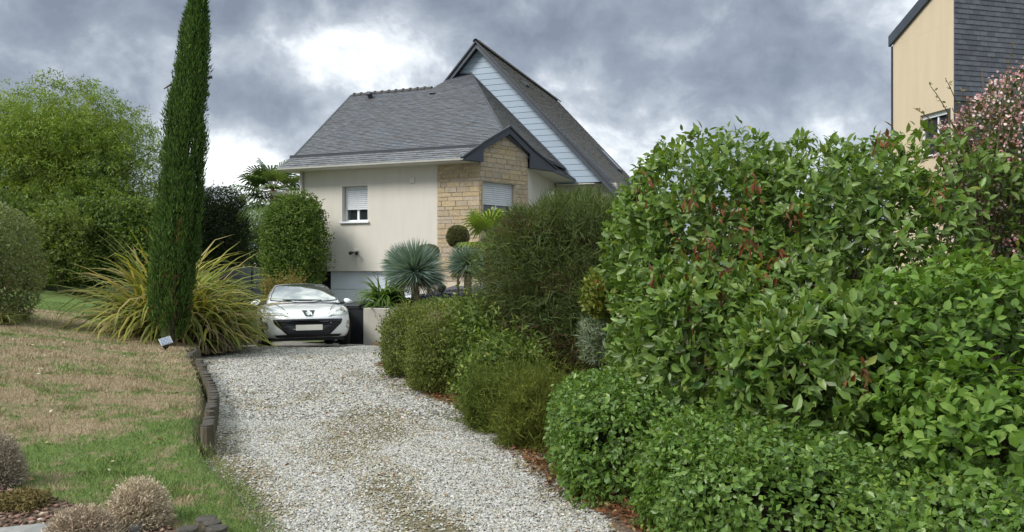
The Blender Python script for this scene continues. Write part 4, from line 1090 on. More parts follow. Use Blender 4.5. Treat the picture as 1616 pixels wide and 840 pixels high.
P, N, dep = shell(4200, (2.45, 6.65, 1.2), (1.6, 1.0, 1.28), 2.6, .1, 3, .6, 31, .15, 1.0)   # inner foliage
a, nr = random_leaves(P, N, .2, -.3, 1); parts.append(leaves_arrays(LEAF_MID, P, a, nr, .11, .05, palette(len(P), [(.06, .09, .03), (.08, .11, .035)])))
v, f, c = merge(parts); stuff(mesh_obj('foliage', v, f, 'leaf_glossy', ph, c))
# withered red-brown bunches hanging in the hedge
bun = [(1.22, 5.75, 1.78), (1.36, 5.70, 1.62), (1.47, 5.66, 1.98), (1.62, 5.60, 1.92), (1.55, 5.62, 1.52), (1.30, 5.72, 2.02), (1.75, 5.55, 1.47), (1.50, 5.60, 1.35), (1.95, 5.50, 1.90), (2.95, 5.55, 2.12), (2.62, 5.55, 2.45), (1.12, 6.0, 1.5), (1.2, 5.85, 1.15), (1.3, 5.8, .95), (2.25, 4.98, .55), (1.05, 6.2, 2.2), (2.0, 4.6, .95), (1.7, 5.55, 2.15), (1.42, 5.72, 1.75), (1.66, 5.5, 1.7), (2.2, 4.5, .62), (1.28, 5.55, 1.25), (1.85, 5.5, 1.62)]
pp_, aa_, nn_ = [], [], []
for bx_ in bun:
    m_ = int(rng.integers(8, 15)); bb = np.array(bx_) + rng.normal(size=(m_, 3)) * (.035, .02, .06) - np.array([.03, .30, 0]); pp_.append(bb); aa_.append(unit(rng.normal(size=(m_, 3)) * .45 + (0, -.25, -1))); nn_.append(unit(rng.normal(size=(m_, 3)) + (0, -1, 0)))
P, a, nr = map(np.concatenate, (pp_, aa_, nn_)); v, f, c = leaves_arrays(LEAF_BIG, P, a, nr, rng.uniform(.05, .10, len(P)), rng.uniform(.013, .024, len(P)), palette(len(P), [(.115, .026, .017), (.155, .05, .026), (.08, .026, .018), (.15, .075, .04)]))
stuff(mesh_obj('withered_leaves', v, f, 'leaf', ph, c))
tips = [tuple(np.array((1.7 + .75 * (i % 3), 6.7, 0)) + rng.uniform(-1, 1, 3) * (.5, .4, 0) + (0, 0, 1.5 + .6 * rng.random())) for i in range(22)]
stems(ph, (2.4, 6.6, 0), tips, .035, .010)

# ------------------------------------------------------------------ low clipped hedge along the drive
LH = [((.84, 5.75, .22), (.54, .95, .50), 3.2), ((1.42, 4.6, .18), (.66, 1.05, .47), 2.5), ((2.2, 3.7, .10), (.75, .95, .46), 2.4)]
lh = thing('clipped_hedge', 'low clipped leafy hedge standing along the near drive edge', 'hedge', (1.3, 5, 0))
pp, pa, pn_, pd, ps = [], [], [], [], []
for i, ((c, r, p), nn) in enumerate(zip(LH, (3600, 4000, 2400))):
    P, N, dep = shell(nn, c, r, p, .06, 3.5, .22, 40 + i, .0)
    k_ = drop_inside(P, [b for j, b in enumerate(LH) if j != i], .85); P, N, dep = P[k_], N[k_], dep[k_]
    a = whorls(P, N, dep, 6, .6, .05, .02, (.5, 1.35))
    pp.append(a[0]); pa.append(unit(a[1] + np.array([0, 0, -.35]))); pn_.append(a[2]); pd.append(a[3]); ps.append(np.tile(N, (6, 1)))
pp, pa, pn_, pd, ps = map(np.concatenate, (pp, pa, pn_, pd, ps)); n = len(pp)
L = rng.uniform(.028, .056, n); Wd = L * rng.uniform(.48, .64, n)
LHC = [(.072, .122, .034), (.090, .145, .040), (.058, .098, .030), (.11, .165, .048)]
col = palette(n, LHC + [(.17, .22, .05)], (4, 4, 3, 2, .3))
rest = leaf_pieces(lh, LEAF_BIG, 'lh', LHC, 'leaf_glossy', pp, pa, pn_, L, Wd, ps, pd)
parts = [leaves_arrays(LEAF_MID, pp[rest], pa[rest], pn_[rest], L[rest], Wd[rest], col[rest])]
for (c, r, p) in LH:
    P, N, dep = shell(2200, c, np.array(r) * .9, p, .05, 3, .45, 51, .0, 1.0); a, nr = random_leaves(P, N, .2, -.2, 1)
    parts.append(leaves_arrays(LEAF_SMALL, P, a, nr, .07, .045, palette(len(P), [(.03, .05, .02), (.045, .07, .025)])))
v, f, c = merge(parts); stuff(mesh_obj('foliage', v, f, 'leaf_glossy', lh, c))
stems(lh, (1.3, 5, 0), [(1.0 + .5 * rng.random(), 4.2 + 1.8 * rng.random(), .5) for _ in range(14)], .02, .006)

# ------------------------------------------------------------------ bright green broad leaved shrub in front of the photinia
BS = [((3.0, 4.75, .85), (1.0, .75, .78), 2.3), ((3.55, 4.95, 1.0), (.85, .8, .62), 2.2), ((2.65, 4.05, .48), (.72, .6, .58), 2.3)]
bs = thing('broadleaf_shrub', 'bright green broad leaved shrub spreading in front of the photinia', 'shrub', (3, 4.7, 0))
pp, pa, pn_, pd, ps = [], [], [], [], []
for i, ((c, r, p), nn) in enumerate(zip(BS, (900, 650, 700))):
    P, N, dep = shell(nn, c, r, p, .14, 3.0, .32, 60 + i, .05)
    k_ = drop_inside(P, [b for j, b in enumerate(BS) if j != i], .8); P, N, dep = P[k_], N[k_], dep[k_]
    a = whorls(P, N, dep, 7, .5, .35, .025, (.6, 1.4))
    pp.append(a[0]); pa.append(a[1]); pn_.append(a[2]); pd.append(a[3]); ps.append(np.tile(N, (7, 1)))
pp, pa, pn_, pd, ps = map(np.concatenate, (pp, pa, pn_, pd, ps)); n = len(pp)
L = rng.uniform(.05, .085, n); Wd = L * rng.uniform(.48, .60, n)
BSC = [(.085, .150, .030), (.11, .18, .040), (.070, .125, .030), (.14, .205, .055)]
col = palette(n, BSC, (4, 3, 3, 1.4))
rest = leaf_pieces(bs, LEAF_BIG, 'bs', BSC, 'leaf', pp, pa, pn_, L, Wd, ps, pd)
parts = [leaves_arrays(LEAF_BIG, pp[rest], pa[rest], pn_[rest], L[rest], Wd[rest], col[rest])]
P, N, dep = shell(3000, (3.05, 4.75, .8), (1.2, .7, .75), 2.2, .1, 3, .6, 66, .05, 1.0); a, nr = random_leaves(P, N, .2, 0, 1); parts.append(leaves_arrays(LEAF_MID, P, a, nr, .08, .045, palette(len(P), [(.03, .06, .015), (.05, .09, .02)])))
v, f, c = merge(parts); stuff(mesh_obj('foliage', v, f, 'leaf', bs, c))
stems(bs, (3, 4.8, 0), [tuple(np.array((3.0, 4.8, .9)) + rng.uniform(-1, 1, 3) * (.5, .3, .3)) for _ in range(16)], .02, .006)

# ------------------------------------------------------------------ pink flowering shrub
AB = [((4.72, 6.5, 1.85), (.92, .8, 1.42), 2.3), ((4.95, 6.3, 1.1), (.7, .6, 1.1), 2.2), ((4.4, 6.5, .9), (.45, .5, .9), 2.2)]
ab = thing('abelia_shrub', 'dark shrub covered in small pale pink blossoms beside the photinia', 'shrub', (4.6, 6.6, 0))
parts, fl = [], []
for i, ((c, r, p), nn) in enumerate(zip(AB, (17000, 9000, 6000))):
    P, N, dep = shell(nn, c, r, p, .14, 3, .4, 70 + i, .1, 1.5); a, nr = random_leaves(P, N, .4, .2, .9)
    parts.append(leaves_arrays(LEAF_SMALL, P, a, nr, rng.uniform(.038, .070, len(P)), rng.uniform(.022, .036, len(P)), palette(len(P), [(.045, .062, .024), (.060, .076, .030), (.075, .058, .034)])))
    P, N, dep = shell(nn // 6, c, np.array(r) * 1.03, p, .14, 3, .10, 70 + i, 1.3); k_ = rng.random(len(P)) < np.clip((P[:, 2] - 1.3) / 1.0, .15, 1); P, N = P[k_], N[k_]
    for _ in range(3):
        a, nr = random_leaves(P, N, .9, .3, .9); fl.append(leaves_arrays(LEAF_SMALL, P + rng.normal(size=P.shape) * .02, a, nr, .029, .023, palette(len(P), [(.66, .44, .48), (.74, .61, .62), (.46, .23, .26), (.36, .16, .18)])))
v, f, c = merge(parts); stuff(mesh_obj('foliage', v, f, 'leaf', ab, c))
v, f, c = merge(fl); stuff(mesh_obj('blossoms', v, f, 'leaf_pale', ab, c))
tips = [tuple(np.array((4.4, 6.5, 3.0)) + rng.normal(size=3) * (.4, .3, .22)) for _ in range(16)] + [(3.95 + .16 * i, 6.3, 3.1 + .08 * (i % 3)) for i in range(4)]
stems(ab, (4.6, 6.6, 0), tips, .022, .004)
# arching bare shoots of the photinia side, reaching over the hedge top
sp_ = thing('arching_shoots', 'thin arching shoots rising above the hedge before the yellow wall', 'shrub', (3.7, 6.2, 0))
bm = bmesh.new(); lv = []
for i, (tx, tz) in enumerate(((3.18, 2.80), (3.30, 2.98), (3.42, 3.04), (3.55, 2.94), (3.78, 3.0), (3.95, 3.3), (4.15, 3.38))):
    b0 = Vector((3.7 + .05 * i, 6.2, .2)); tp = Vector((tx, 6.0, tz)); m_ = Vector((3.62 + .05 * i, 6.1, 2.3)); pts = [b0, m_] + [m_.lerp(tp, q) + Vector((0, 0, .10 * math.sin(math.pi * q))) for q in (.3, .6, .85, 1)]
    tube(bm, pts, [.010, .007, .005, .004, .003, .002], 5)
    for q in np.linspace(.25, 1, 9): lv.append(tuple(m_.lerp(tp, q) + Vector((0, 0, .10 * math.sin(math.pi * q)))))
bm_obj('stem', bm, 'bark', sp_)
P = np.repeat(np.array(lv), 2, 0); a = unit(rng.normal(size=P.shape) + (0, 0, .4)); nr = unit(rng.normal(size=P.shape) + (0, -.4, 1))
v, f, c = leaves_arrays(LEAF_MID, P, a, nr, .04, .018, palette(len(P), [(.16, .10, .05), (.10, .12, .04)])); stuff(mesh_obj('foliage', v, f, 'leaf', sp_, c))

# ------------------------------------------------------------------ fine needled dark bush beside the drive
def needle_bush(name, label, cat, blobs, counts, L, Wd, cols, w, out, up, sp, mat='needle', loc=None, depth=.35, lump=.1, tpl=NEEDLE, zmin=0, brown=None, lf=3.0, inner=.35, stray=0):
    o = thing(name, label, cat, loc or (blobs[0][0][0], blobs[0][0][1], 0)); parts = []
    for i, ((c, r, p), nn) in enumerate(zip(blobs, counts)):
        P, N, dep = shell(nn, c, r, p, lump, lf, depth, hash(name) % 97 * 0 + 80 + i + len(label), zmin, 1.6)
        k_ = drop_inside(P, [b for j, b in enumerate(blobs) if j != i], .7); P, N, dep = P[k_], N[k_], dep[k_]
        a, nr = random_leaves(P, N, out, up, sp); col = palette(len(P), cols, w)
        # lighter and darker tufts: shoots of different age
        g = pnoise(P, 9 / max(np.mean(r), .3), 5); col = col * (1 + .22 * g)[:, None]
        if brown is not None:
            m_ = (pnoise(P, 2.2, 9) + rng.normal(size=len(P)) * .35 + brown[1](P)) > 0; col[m_] = palette(int(m_.sum()), brown[0])
        parts.append(leaves_arrays(tpl, P, a, nr, rng.uniform(L[0], L[1], len(P)), rng.uniform(Wd[0], Wd[1], len(P)), np.clip(col, 0, 1)))
        if stray:
            Ps, Ns, _ = shell(stray, c, r, p, lump, lf, .03, 80 + i + len(label), zmin); sdv = unit(Ns + rng.normal(size=Ns.shape) * .4 + (0, 0, .45)); sl3 = rng.uniform(1.5, 4.0, len(Ps)) * L[1]; m9 = 9
            q9 = rng.random((len(Ps), m9)); P9 = (Ps[:, None] + sdv[:, None] * (q9 * sl3[:, None])[..., None]).reshape(-1, 3); a = unit(np.repeat(sdv, m9, 0) * .6 + rng.normal(size=P9.shape) * .7); nr = unit(rng.normal(size=P9.shape))
            parts.append(leaves_arrays(tpl, P9, a, nr, rng.uniform(L[0], L[1], len(P9)), rng.uniform(Wd[0], Wd[1], len(P9)), palette(len(P9), cols, w) * 1.1))
        if inner:
            P, N, dep = shell(int(nn * inner), c, np.array(r) * .93, p, lump, lf, .65, 80 + i + len(label), zmin, .9); a, nr = random_leaves(P, N, .1, 0, 1.0)
            parts.append(leaves_arrays(LEAF_SMALL, P, a, nr, rng.uniform(L[0], L[1], len(P)) * 1.7, (rng.uniform(Wd[0], Wd[1], len(P)) * 1.7 if tpl is NEEDLE else np.maximum(rng.uniform(Wd[0], Wd[1], len(P)) * 1.9, L[1] * .3)), palette(len(P), cols, w) * .9))
    v, f, c = merge(parts); stuff(mesh_obj('foliage', v, f, mat, o, c)); return o
rb_b = [((.84, 9.4, 1.58), (1.24, .95, .84), 2.6), ((.62, 9.0, .95), (.74, .65, .95), 2.2), ((1.0, 8.7, .8), (.6, .55, .9), 2.2)]
rb = needle_bush('heath_bush', 'tall dark feathery heath bush with browned patches behind the low hedges', 'bush', rb_b, (48000, 20000, 16000), (.06, .17), (.006, .012), [(.062, .084, .038), (.080, .104, .044), (.046, .062, .032), (.11, .135, .052)], (3, 3, 2, 1.6), .9, .30, .55,
                 brown=([(.085, .055, .040), (.12, .08, .055), (.05, .035, .028)], lambda P: np.clip((1.55 - P[:, 2]) * .9, -1.2, .6) - .48), lump=.15)
stems(rb, (.6, 9.2, 0), [tuple(np.array((.6, 9.2, 1.5)) + rng.uniform(-1, 1, 3) * (.6, .4, .5)) for _ in range(30)], .03, .006)

# clipped box hedges
bx_ = [((-1.25, 11.4, .47), (.64, .95, .52), 3.4), ((-.72, 10.0, .46), (.66, .95, .52), 3.2), ((-.2, 11.2, .55), (.8, .9, .50), 3.0)]
bh = needle_bush('box_hedge', 'clipped olive green box hedge at the bend of the drive', 'hedge', bx_, (26000, 20000, 9000), (.022, .042), (.013, .022), [(.11, .125, .034), (.085, .105, .034), (.135, .145, .042), (.065, .080, .028)], (3, 3, 2, 2), .5, .3, .8, 'leaf', depth=.2, lump=.08, tpl=LEAF_SMALL, lf=4.5, stray=420,
                 brown=([(.14, .13, .07), (.11, .10, .05)], lambda P: np.clip((P[:, 2] - .9) * 4, -1, .6) - .55))
stems(bh, (-1.1, 11, 0), [(-1.0 + rng.uniform(-.3, .3), 10.8 + rng.uniform(-.5, .5), .6) for _ in range(12)], .02, .006)
b2 = needle_bush('box_mound', 'low pale green box mound in front of the blue yucca', 'bush', [((-1.05, 14.2, .48), (1.05, .6, .55), 2.4)], (14000,), (.025, .045), (.015, .025), [(.095, .125, .035), (.075, .10, .032), (.12, .15, .05)], None, .5, .3, .8, 'leaf', depth=.18, lump=.06, tpl=LEAF_SMALL)
b3 = needle_bush('laurel_shrub', 'yellow green leafy shrub between the box hedge and the dark bush', 'shrub', [((-.22, 9.3, .58), (.50, .5, .58), 2.3), ((-.06, 8.35, .34), (.46, .5, .50), 2.2)], (6500, 5200), (.04, .075), (.022, .036), [(.085, .125, .030), (.11, .15, .04), (.06, .09, .028), (.19, .21, .07)], (3, 2, 3, .7), .6, .2, .8, 'leaf', depth=.3, lump=.2, tpl=LEAF_MID, stray=120)
g1 = needle_bush('soft_conifer', 'low soft mossy green conifer spilling towards the drive', 'bush', [((-.05, 7.55, .10), (.46, .55, .46), 2.1)], (30000,), (.04, .10), (.004, .008), [(.070, .092, .022), (.052, .070, .020), (.10, .12, .030)], None, .7, .7, .5, lump=.30, lf=4.5, stray=300)
g2 = needle_bush('soft_conifer', 'golden tinged soft conifer tucked against the clipped hedge', 'bush', [((.27, 6.85, .08), (.36, .48, .46), 2.1)], (26000,), (.04, .10), (.004, .008), [(.085, .100, .022), (.062, .076, .020), (.12, .125, .032)], None, .7, .7, .5, lump=.30, lf=4.5, stray=300)
e1_ = needle_bush('euonymus_shrub', 'shrub with yellowish and reddening leaves at the photinia foot', 'shrub', [((.93, 7.7, 1.30), (.20, .3, .24), 2.1)], (1500,), (.045, .08), (.025, .04), [(.13, .15, .035), (.085, .12, .03), (.20, .20, .06), (.17, .07, .03)], (3, 3, 2, .8), .6, .2, .8, 'leaf', lump=.2, tpl=LEAF_MID)
s1_ = needle_bush('silver_shrub', 'small grey silvery shrub against the dark heath bush', 'shrub', [((.90, 7.9, .80), (.22, .3, .26), 2.1)], (1600,), (.04, .09), (.006, .012), [(.20, .23, .20), (.13, .16, .13)], None, .8, .5, .5, lump=.2)

# ------------------------------------------------------------------ yuccas, topiary, strap leaves around the slate bed
def yucca(label, c, r, th, n, group='blue yuccas', seed=0):
    c = np.array(c, float); o = thing('yucca', label, 'yucca', tuple(c - (0, 0, th)), group)
    d = unit(rng.normal(size=(n, 3)) + (0, 0, .12)); d = d[d[:, 2] > -.75]; side = unit(np.cross(d, rng.normal(size=d.shape))); n = len(d)
    L = r * rng.uniform(.85, 1.05, n); parts = []
    w_ = np.array([.5, 1, .7, .08]); ts = np.array([.06, .35, .75, 1.0]); Wd = .011
    nv = np.cross(d, side)
    V = np.zeros((n, 8, 3)); dr = np.array([0, 0, -1.0])
    for i, (tt, ww) in enumerate(zip(ts, w_)):
        q = c + d * (L * tt)[:, None] + dr * (.10 * r * tt ** 2) * (1 - np.abs(d[:, 2:3]))
        V[:, 2 * i] = q - side * Wd * ww; V[:, 2 * i + 1] = q + side * Wd * ww
    f = np.array([(0, 1, 3, 2), (2, 3, 5, 4), (4, 5, 7, 6)])[None] + (np.arange(n) * 8)[:, None, None]
    col = palette(n, [(.165, .235, .205), (.13, .19, .175), (.205, .275, .235)]); low = d[:, 2] < -.45; col[low] = palette(int(low.sum()), [(.17, .19, .13), (.23, .21, .13)])
    stuff(mesh_obj('leaves', V.reshape(-1, 3), f.reshape(-1, 4), 'leaf_pale', o, np.repeat(col, 8, 0)))
    bm = bmesh.new(); tube(bm, [Vector(c - (0, 0, th + .2)), Vector(c - (0, 0, th * .5)), Vector(c)], [.10, .09, .075], 12); bm_obj('trunk', bm, 'pale_bark', o, smooth=True)
yucca('large blue green yucca globe beside the garage door', (-2.20, 17.3, 1.50), .80, .70, 1700)
yucca('smaller blue yucca in front of the stone corner', (-1.04, 17.9, 1.68), .56, .68, 1200)
yucca('blue yucca head partly hidden behind the large yucca', (-2.62, 17.9, 1.68), .52, .85, 700)
def topiary(label, c, r, th, cols, n=9000):
    o = needle_bush('topiary', label, 'topiary', [(c, r, 2.1)], (n,), (.018, .032), (.010, .016), cols, None, .5, .1, .7, 'leaf', loc=(c[0], c[1], c[2] - th), depth=.1, lump=.02, tpl=LEAF_SMALL, zmin=-1)
    o['group'] = 'clipped topiary heads'
    bm = bmesh.new(); tube(bm, [(c[0], c[1], c[2] - th), (c[0], c[1], c[2])], .03, 8); bm_obj('trunk', bm, 'bark', o)
topiary('round clipped topiary ball against the stone corner', (-1.32, 18.55, 2.36), (.28, .28, .28), 1.4, [(.075, .080, .035), (.055, .062, .028), (.09, .085, .04)])
topiary('flattened brownish topiary dome behind the large yucca', (-2.07, 18.75, 1.98), (.28, .28, .20), 1.1, [(.12, .095, .06), (.09, .08, .045), (.14, .115, .075)])
def strap_plant(name, label, cat, c, n, L, Wd, cols, w, spread, seed, arch=.55, parts_n=0, mat='leaf', fold=.3, az_rng=None, second=None):
    """clump of long arching strap leaves; the biggest are pieces of their own"""
    r = np.random.default_rng(seed); c = np.array(c, float); o = thing(name, label, cat, tuple(c)); rows = 7; AV = []
    for i in range(n):
        az = r.uniform(0, 2 * math.pi) if az_rng is None else r.uniform(*az_rng); el = math.radians(np.clip(90 - abs(r.normal(0, spread)), 8, 90)); ln = L * r.uniform(.62, 1.08); wd = Wd * r.uniform(.7, 1.15)
        b0 = c + np.array([r.normal() * .14, r.normal() * .14, 0]) * (L / 2)
        if second is not None and r.random() < second[3]: b0 = b0 + np.array([second[0], second[1], 0]); ln *= second[2]
        p = b0.copy(); V = []; hd = np.array([math.cos(az), math.sin(az), 0]); e = el; tw = r.uniform(-.5, .5); kink = r.random() < .16; kp = r.uniform(.5, .8)
        sd_ = np.array([-math.sin(az), math.cos(az), 0]); a_r = arch * r.uniform(.4, 1.6)
        for j in range(rows + 1):
            k_ = j / rows; w2 = wd * (min(1, .35 + 3 * k_) if k_ < .25 else (1 - ((k_ - .25) / .75) ** 2.2) + .03)
            s2 = sd_ * math.cos(tw * k_) + np.array([0, 0, 1]) * math.sin(tw * k_); up_ = np.cross(s2, hd * math.cos(e) + np.array([0, 0, math.sin(e)]))
            V += [p - s2 * w2 / 2 + up_ * w2 * fold * .5, p - up_ * w2 * fold * .5, p + s2 * w2 / 2 + up_ * w2 * fold * .5]
            e -= a_r / rows * (1 + 1.6 * k_); 
            if kink and k_ > kp: e -= .45
            p = p + (hd * math.cos(e) + np.array([0, 0, math.sin(e)])) * ln / rows
            if p[2] < c[2] + .02: p[2] = c[2] + .02
        AV.append(np.array(V))
    F = np.array([(3 * j + q, 3 * j + q + 1, 3 * j + q + 4, 3 * j + q + 3) for j in range(rows) for q in (0, 1)])
    AV = np.array(AV); col = palette(n, cols, w, .15)
    tipc = np.repeat(col[:, None], AV.shape[1], 1); kk = np.repeat(np.arange(rows + 1) / rows, 3)[None, :, None]
    tipc = tipc * (1 - .25 * kk ** 3) + np.array([.26, .19, .10]) * (.25 * kk ** 3)
    # leaves on the viewer's side and on top show largest
    sc = -AV[:, -2, 1] + .8 * AV[:, 12, 2]; order = np.argsort(-sc); sing = order[:parts_n]
    for i in sing: mesh_obj('leaf', AV[i], F, mat, o, tipc[i], smooth=True)
    oth = order[parts_n:]
    if len(oth):
        f = (F[None] + (np.arange(len(oth)) * AV.shape[1])[:, None, None]).reshape(-1, 4); q = mesh_obj('leaves', AV[oth].reshape(-1, 3), f, mat, o, tipc[oth].reshape(-1, 3), smooth=True); stuff(q)
    return o
strap_plant('agapanthus', 'dark green strap leaved clump before the garage door', 'plant', (-2.85, 17.0, .72), 210, .95, .06, [(.06, .12, .025), (.08, .15, .035), (.045, .09, .025)], None, 32, 3, 1.3, 60)
# yellow green fan palm behind the dark bush
def fan_palm(name, label, c, crown_r, nf, cols, th, leaf_r, seg=18, down=-.5):
    o = thing(name, label, 'palm', (c[0], c[1], c[2] - th)); c = np.array(c, float)
    bm = bmesh.new(); tube(bm, [tuple(c - (0, 0, th)), tuple(c - (0, 0, th * .5)), tuple(c)], [.15, .13, .12], 10); bm_obj('trunk', bm, 'palm_bark', o, smooth=True)
    for i in range(nf):
        az = 2.4 * i + rng.uniform(-.2, .2); el = rng.uniform(down, 1.25); dr = np.array([math.cos(az) * math.cos(el), math.sin(az) * math.cos(el), math.sin(el)]); hub = c + dr * crown_r * rng.uniform(.75, 1.0) + np.array([0, 0, -.12 * crown_r * (1 - math.sin(el))])
        bm = bmesh.new(); tube(bm, [tuple(c), tuple((c + hub) / 2 + (0, 0, .05)), tuple(hub)], [.014, .011, .008], 5); po = bm_obj('stalk', bm, 'palm_bark', o)
        s2 = unit(np.cross(dr, (0, 0, 1.0))); u2 = np.cross(s2, dr); V, F, k0 = [], [], 0
        for j in range(seg):
            a = (j / (seg - 1) - .5) * math.radians(250); dd = dr * math.cos(a) + s2 * math.sin(a) ; sd_ = -dr * math.sin(a) + s2 * math.cos(a); ln = leaf_r * (.72 + .28 * math.cos(a * .6)) * rng.uniform(.9, 1.05)
            q1, q2, q3 = hub + dd * ln * .25 + u2 * .02, hub + dd * ln * .68 + np.array([0, 0, -.05 * ln]) + u2 * .04, hub + dd * ln + np.array([0, 0, -.24 * ln]); w_ = ln * .062
            V += [hub, q1 - sd_ * w_ * .7, q1 + sd_ * w_ * .7, q2 - sd_ * w_ * .8, q2 + sd_ * w_ * .8, q3]; F += [(k0, k0 + 2, k0 + 1), (k0 + 3, k0 + 4, k0 + 5)]; k0 += 6
        Q = np.array([(6 * j + 1, 6 * j + 2, 6 * j + 4, 6 * j + 3) for j in range(seg)])
        mesh_obj('frond', np.array(V), [np.array(F), Q], 'leaf', o, np.repeat(palette(1, cols), len(V), 0))
fan_palm('fan_palm', 'dark green fan palm standing beyond the round bush', (-8.15, 26, 4.25), .85, 34, [(.060, .090, .042), (.08, .11, .05), (.048, .072, .036)], 3.2, .80, 18, -.7)
fan_palm('dwarf_fan_palm', 'yellow green dwarf fan palm in front of the stone window', (-.45, 15.6, 2.15), .45, 16, [(.17, .20, .045), (.22, .25, .06), (.12, .16, .04)], 1.2, .52, 18, -.2)

# ------------------------------------------------------------------ flax
strap_plant('flax_clump', 'huge yellowing flax clump with arching leaves behind the cypress', 'plant', (-6.50, 14.35, .10), 1150, 2.45, .064, [(.20, .205, .055), (.14, .165, .045), (.31, .27, .08), (.10, .125, .038), (.33, .26, .15), (.22, .17, .10)], (4, 4.5, 2.2, 3.5, 1.8, 1.5), 27, 12, 1.0, 280, fold=.35, second=(.72, -.1, .66, .38))
strap_plant('dead_flax_skirt', 'pale dead leaves hanging around the base of the flax', 'plant', (-5.75, 13.95, .04), 340, 1.25, .045, [(.36, .29, .19), (.27, .21, .14), (.42, .34, .22), (.18, .14, .10)], None, 62, 13, 1.9, 120, 'dry')

# ------------------------------------------------------------------ cypress
cy = Vector((-5.78, 12.75, float(z_lawn(-5.78, 12.75)))); ct = thing('cypress_tree', 'tall narrow dark green cypress standing at the lawn corner', 'tree', cy)
lean = np.array([.52, .05]) / 5.74
def cyp_r(z): # radius by height above the foot
    return np.interp(z, [0, .3, .6, 1.5, 2.76, 3.6, 4.36, 5.2, 5.75, 6.1], [.2, .33, .36, .385, .36, .35, .29, .22, .12, .02]) * .96
ns_ = 900; sz = rng.uniform(-.15, 5.75, ns_); sz = sz[rng.random(ns_) < (cyp_r(np.clip(sz, 0, 6)) / .39) ** .7 + .05]; ns_ = len(sz); sa = rng.uniform(0, 2 * math.pi, ns_); sl2 = rng.uniform(.35, .8, ns_); sb = rng.uniform(-.17, .20, ns_) + .14 * (rng.random(ns_) < .08)
per = 88; n = ns_ * per; q = rng.random(n) ** .9; ii = np.repeat(np.arange(ns_), per); hz = np.clip(sz[ii] + q * sl2[ii], .03, 6.05)
an = sa[ii] + rng.normal(size=n) * .20 * (1.05 - q) / np.maximum(cyp_r(hz), .08) * .33; bump = sb[ii] + .10 - .16 * q ** 2
dp = rng.random(n) ** 1.6 * .30; rr = cyp_r(hz) * (.90 + bump) * (1 - dp) * .90
P = np.stack([cy.x + lean[0] * hz + rr * np.cos(an), cy.y + rr * np.sin(an), cy.z + .08 + hz], 1); N = np.stack([np.cos(an), np.sin(an), np.zeros(n)], 1)
a = unit(N * .32 + np.array([0, 0, 1.0]) + rng.normal(size=(n, 3)) * .28); nr = unit(N + rng.normal(size=(n, 3)) * .5)
col = palette(n, [(.052, .094, .028), (.066, .114, .033), (.040, .072, .024), (.090, .138, .038)], (3, 3, 3, 1.2)); col *= (1 + rng.uniform(-.25, .25, ns_)[ii] + .2 * (q - .5))[:, None]
br = ((hz < .55) & (rng.random(n) < .10)) | ((rng.random(ns_) < .025)[ii] & (rng.random(n) < .6)); col[br] = palette(int(br.sum()), [(.14, .075, .04), (.10, .06, .035)])
v, f, c = leaves_arrays(LEAF_SMALL, P, a, nr, rng.uniform(.05, .12, n), rng.uniform(.012, .024, n), np.clip(col, .004, 1))
stuff(mesh_obj('crown', v, f, 'needle', ct, c))
bm = bmesh.new(); tube(bm, [cy - Vector((0, 0, .1)), cy + Vector((.1, 0, 1.2)), cy + Vector((lean[0] * 4, 0, 4)), cy + Vector((lean[0] * 5.9, 0, 5.9))], [.12, .10, .06, .02], 10); bm_obj('trunk', bm, 'bark', ct)
for (x0, x1, z0, z1, y_) in ((-.2, -.40, 4.40, 4.28, -.1), (.2, .36, 4.47, 4.50, 0)):
    bm = bmesh.new(); q = cy + Vector((lean[0] * 4.3, y_, 0)); tube(bm, [q + Vector((x0, 0, z0)), q + Vector(((x0 + x1) / 2, 0, (z0 + z1) / 2)), q + Vector((x1, 0, z1))], [.012, .016, .026 if x1 > 0 else .008], 6); bm_obj('stray_branch', bm, 'bark', ct)

# ------------------------------------------------------------------ willow
wc = np.array([-15.2, 25.5, 1.25]); wt = thing('willow_tree', 'loose yellow green willow tree rising over the garden hedge', 'tree', tuple(wc))
bm = bmesh.new(); Wt = Vector(wc); tube(bm, [Wt - Vector((0, 0, .2)), Wt + Vector((.1, 0, 1.2)), Wt + Vector((.2, .1, 2.4))], [.22, .18, .15], 10)
br_ends = []
for i in range(34):
    az = 2.4 * i; el = rng.uniform(.25, 1.35); ln = rng.uniform(2.2, 4.2); b0 = Wt + Vector((.1, 0, rng.uniform(1.0, 2.5))); dv = Vector((math.cos(az) * math.cos(el), math.sin(az) * math.cos(el), math.sin(el)))
    e_ = b0 + Vector((dv.x * ln * .95, dv.y * ln * .75, dv.z * ln)); m_ = b0.lerp(e_, .5) + Vector((0, 0, .25)); tube(bm, [b0, b0.lerp(m_, .5), m_, m_.lerp(e_, .5), e_], [.09, .065, .045, .03, .012], 6)
    br_ends += [(b0, m_, e_)] 
bm_obj('trunk', bm, 'bark', wt)
TW = []
for b0, m_, e_ in br_ends:
    for _ in range(27):
        k_ = rng.uniform(.35, 1.0); p = (b0.lerp(m_, k_ * 2) if k_ < .5 else m_.lerp(e_, k_ * 2 - 1)); TW.append(np.array(p) + rng.normal(size=3) * (.38, .38, .28))
P, N, dep = shell(3000, (-15.1, 25.3, 4.8), (3.4, 2.7, 3.3), 2.4, .12, 3, .55, 91, 2.2, 1.0); TW = np.concatenate([np.array(TW), P]); per = 36; n = len(TW) * per; tdir = unit(rng.normal(size=TW.shape) * (1, 1, .6) + (0, 0, .25)); tl = rng.uniform(.5, 1.15, len(TW))
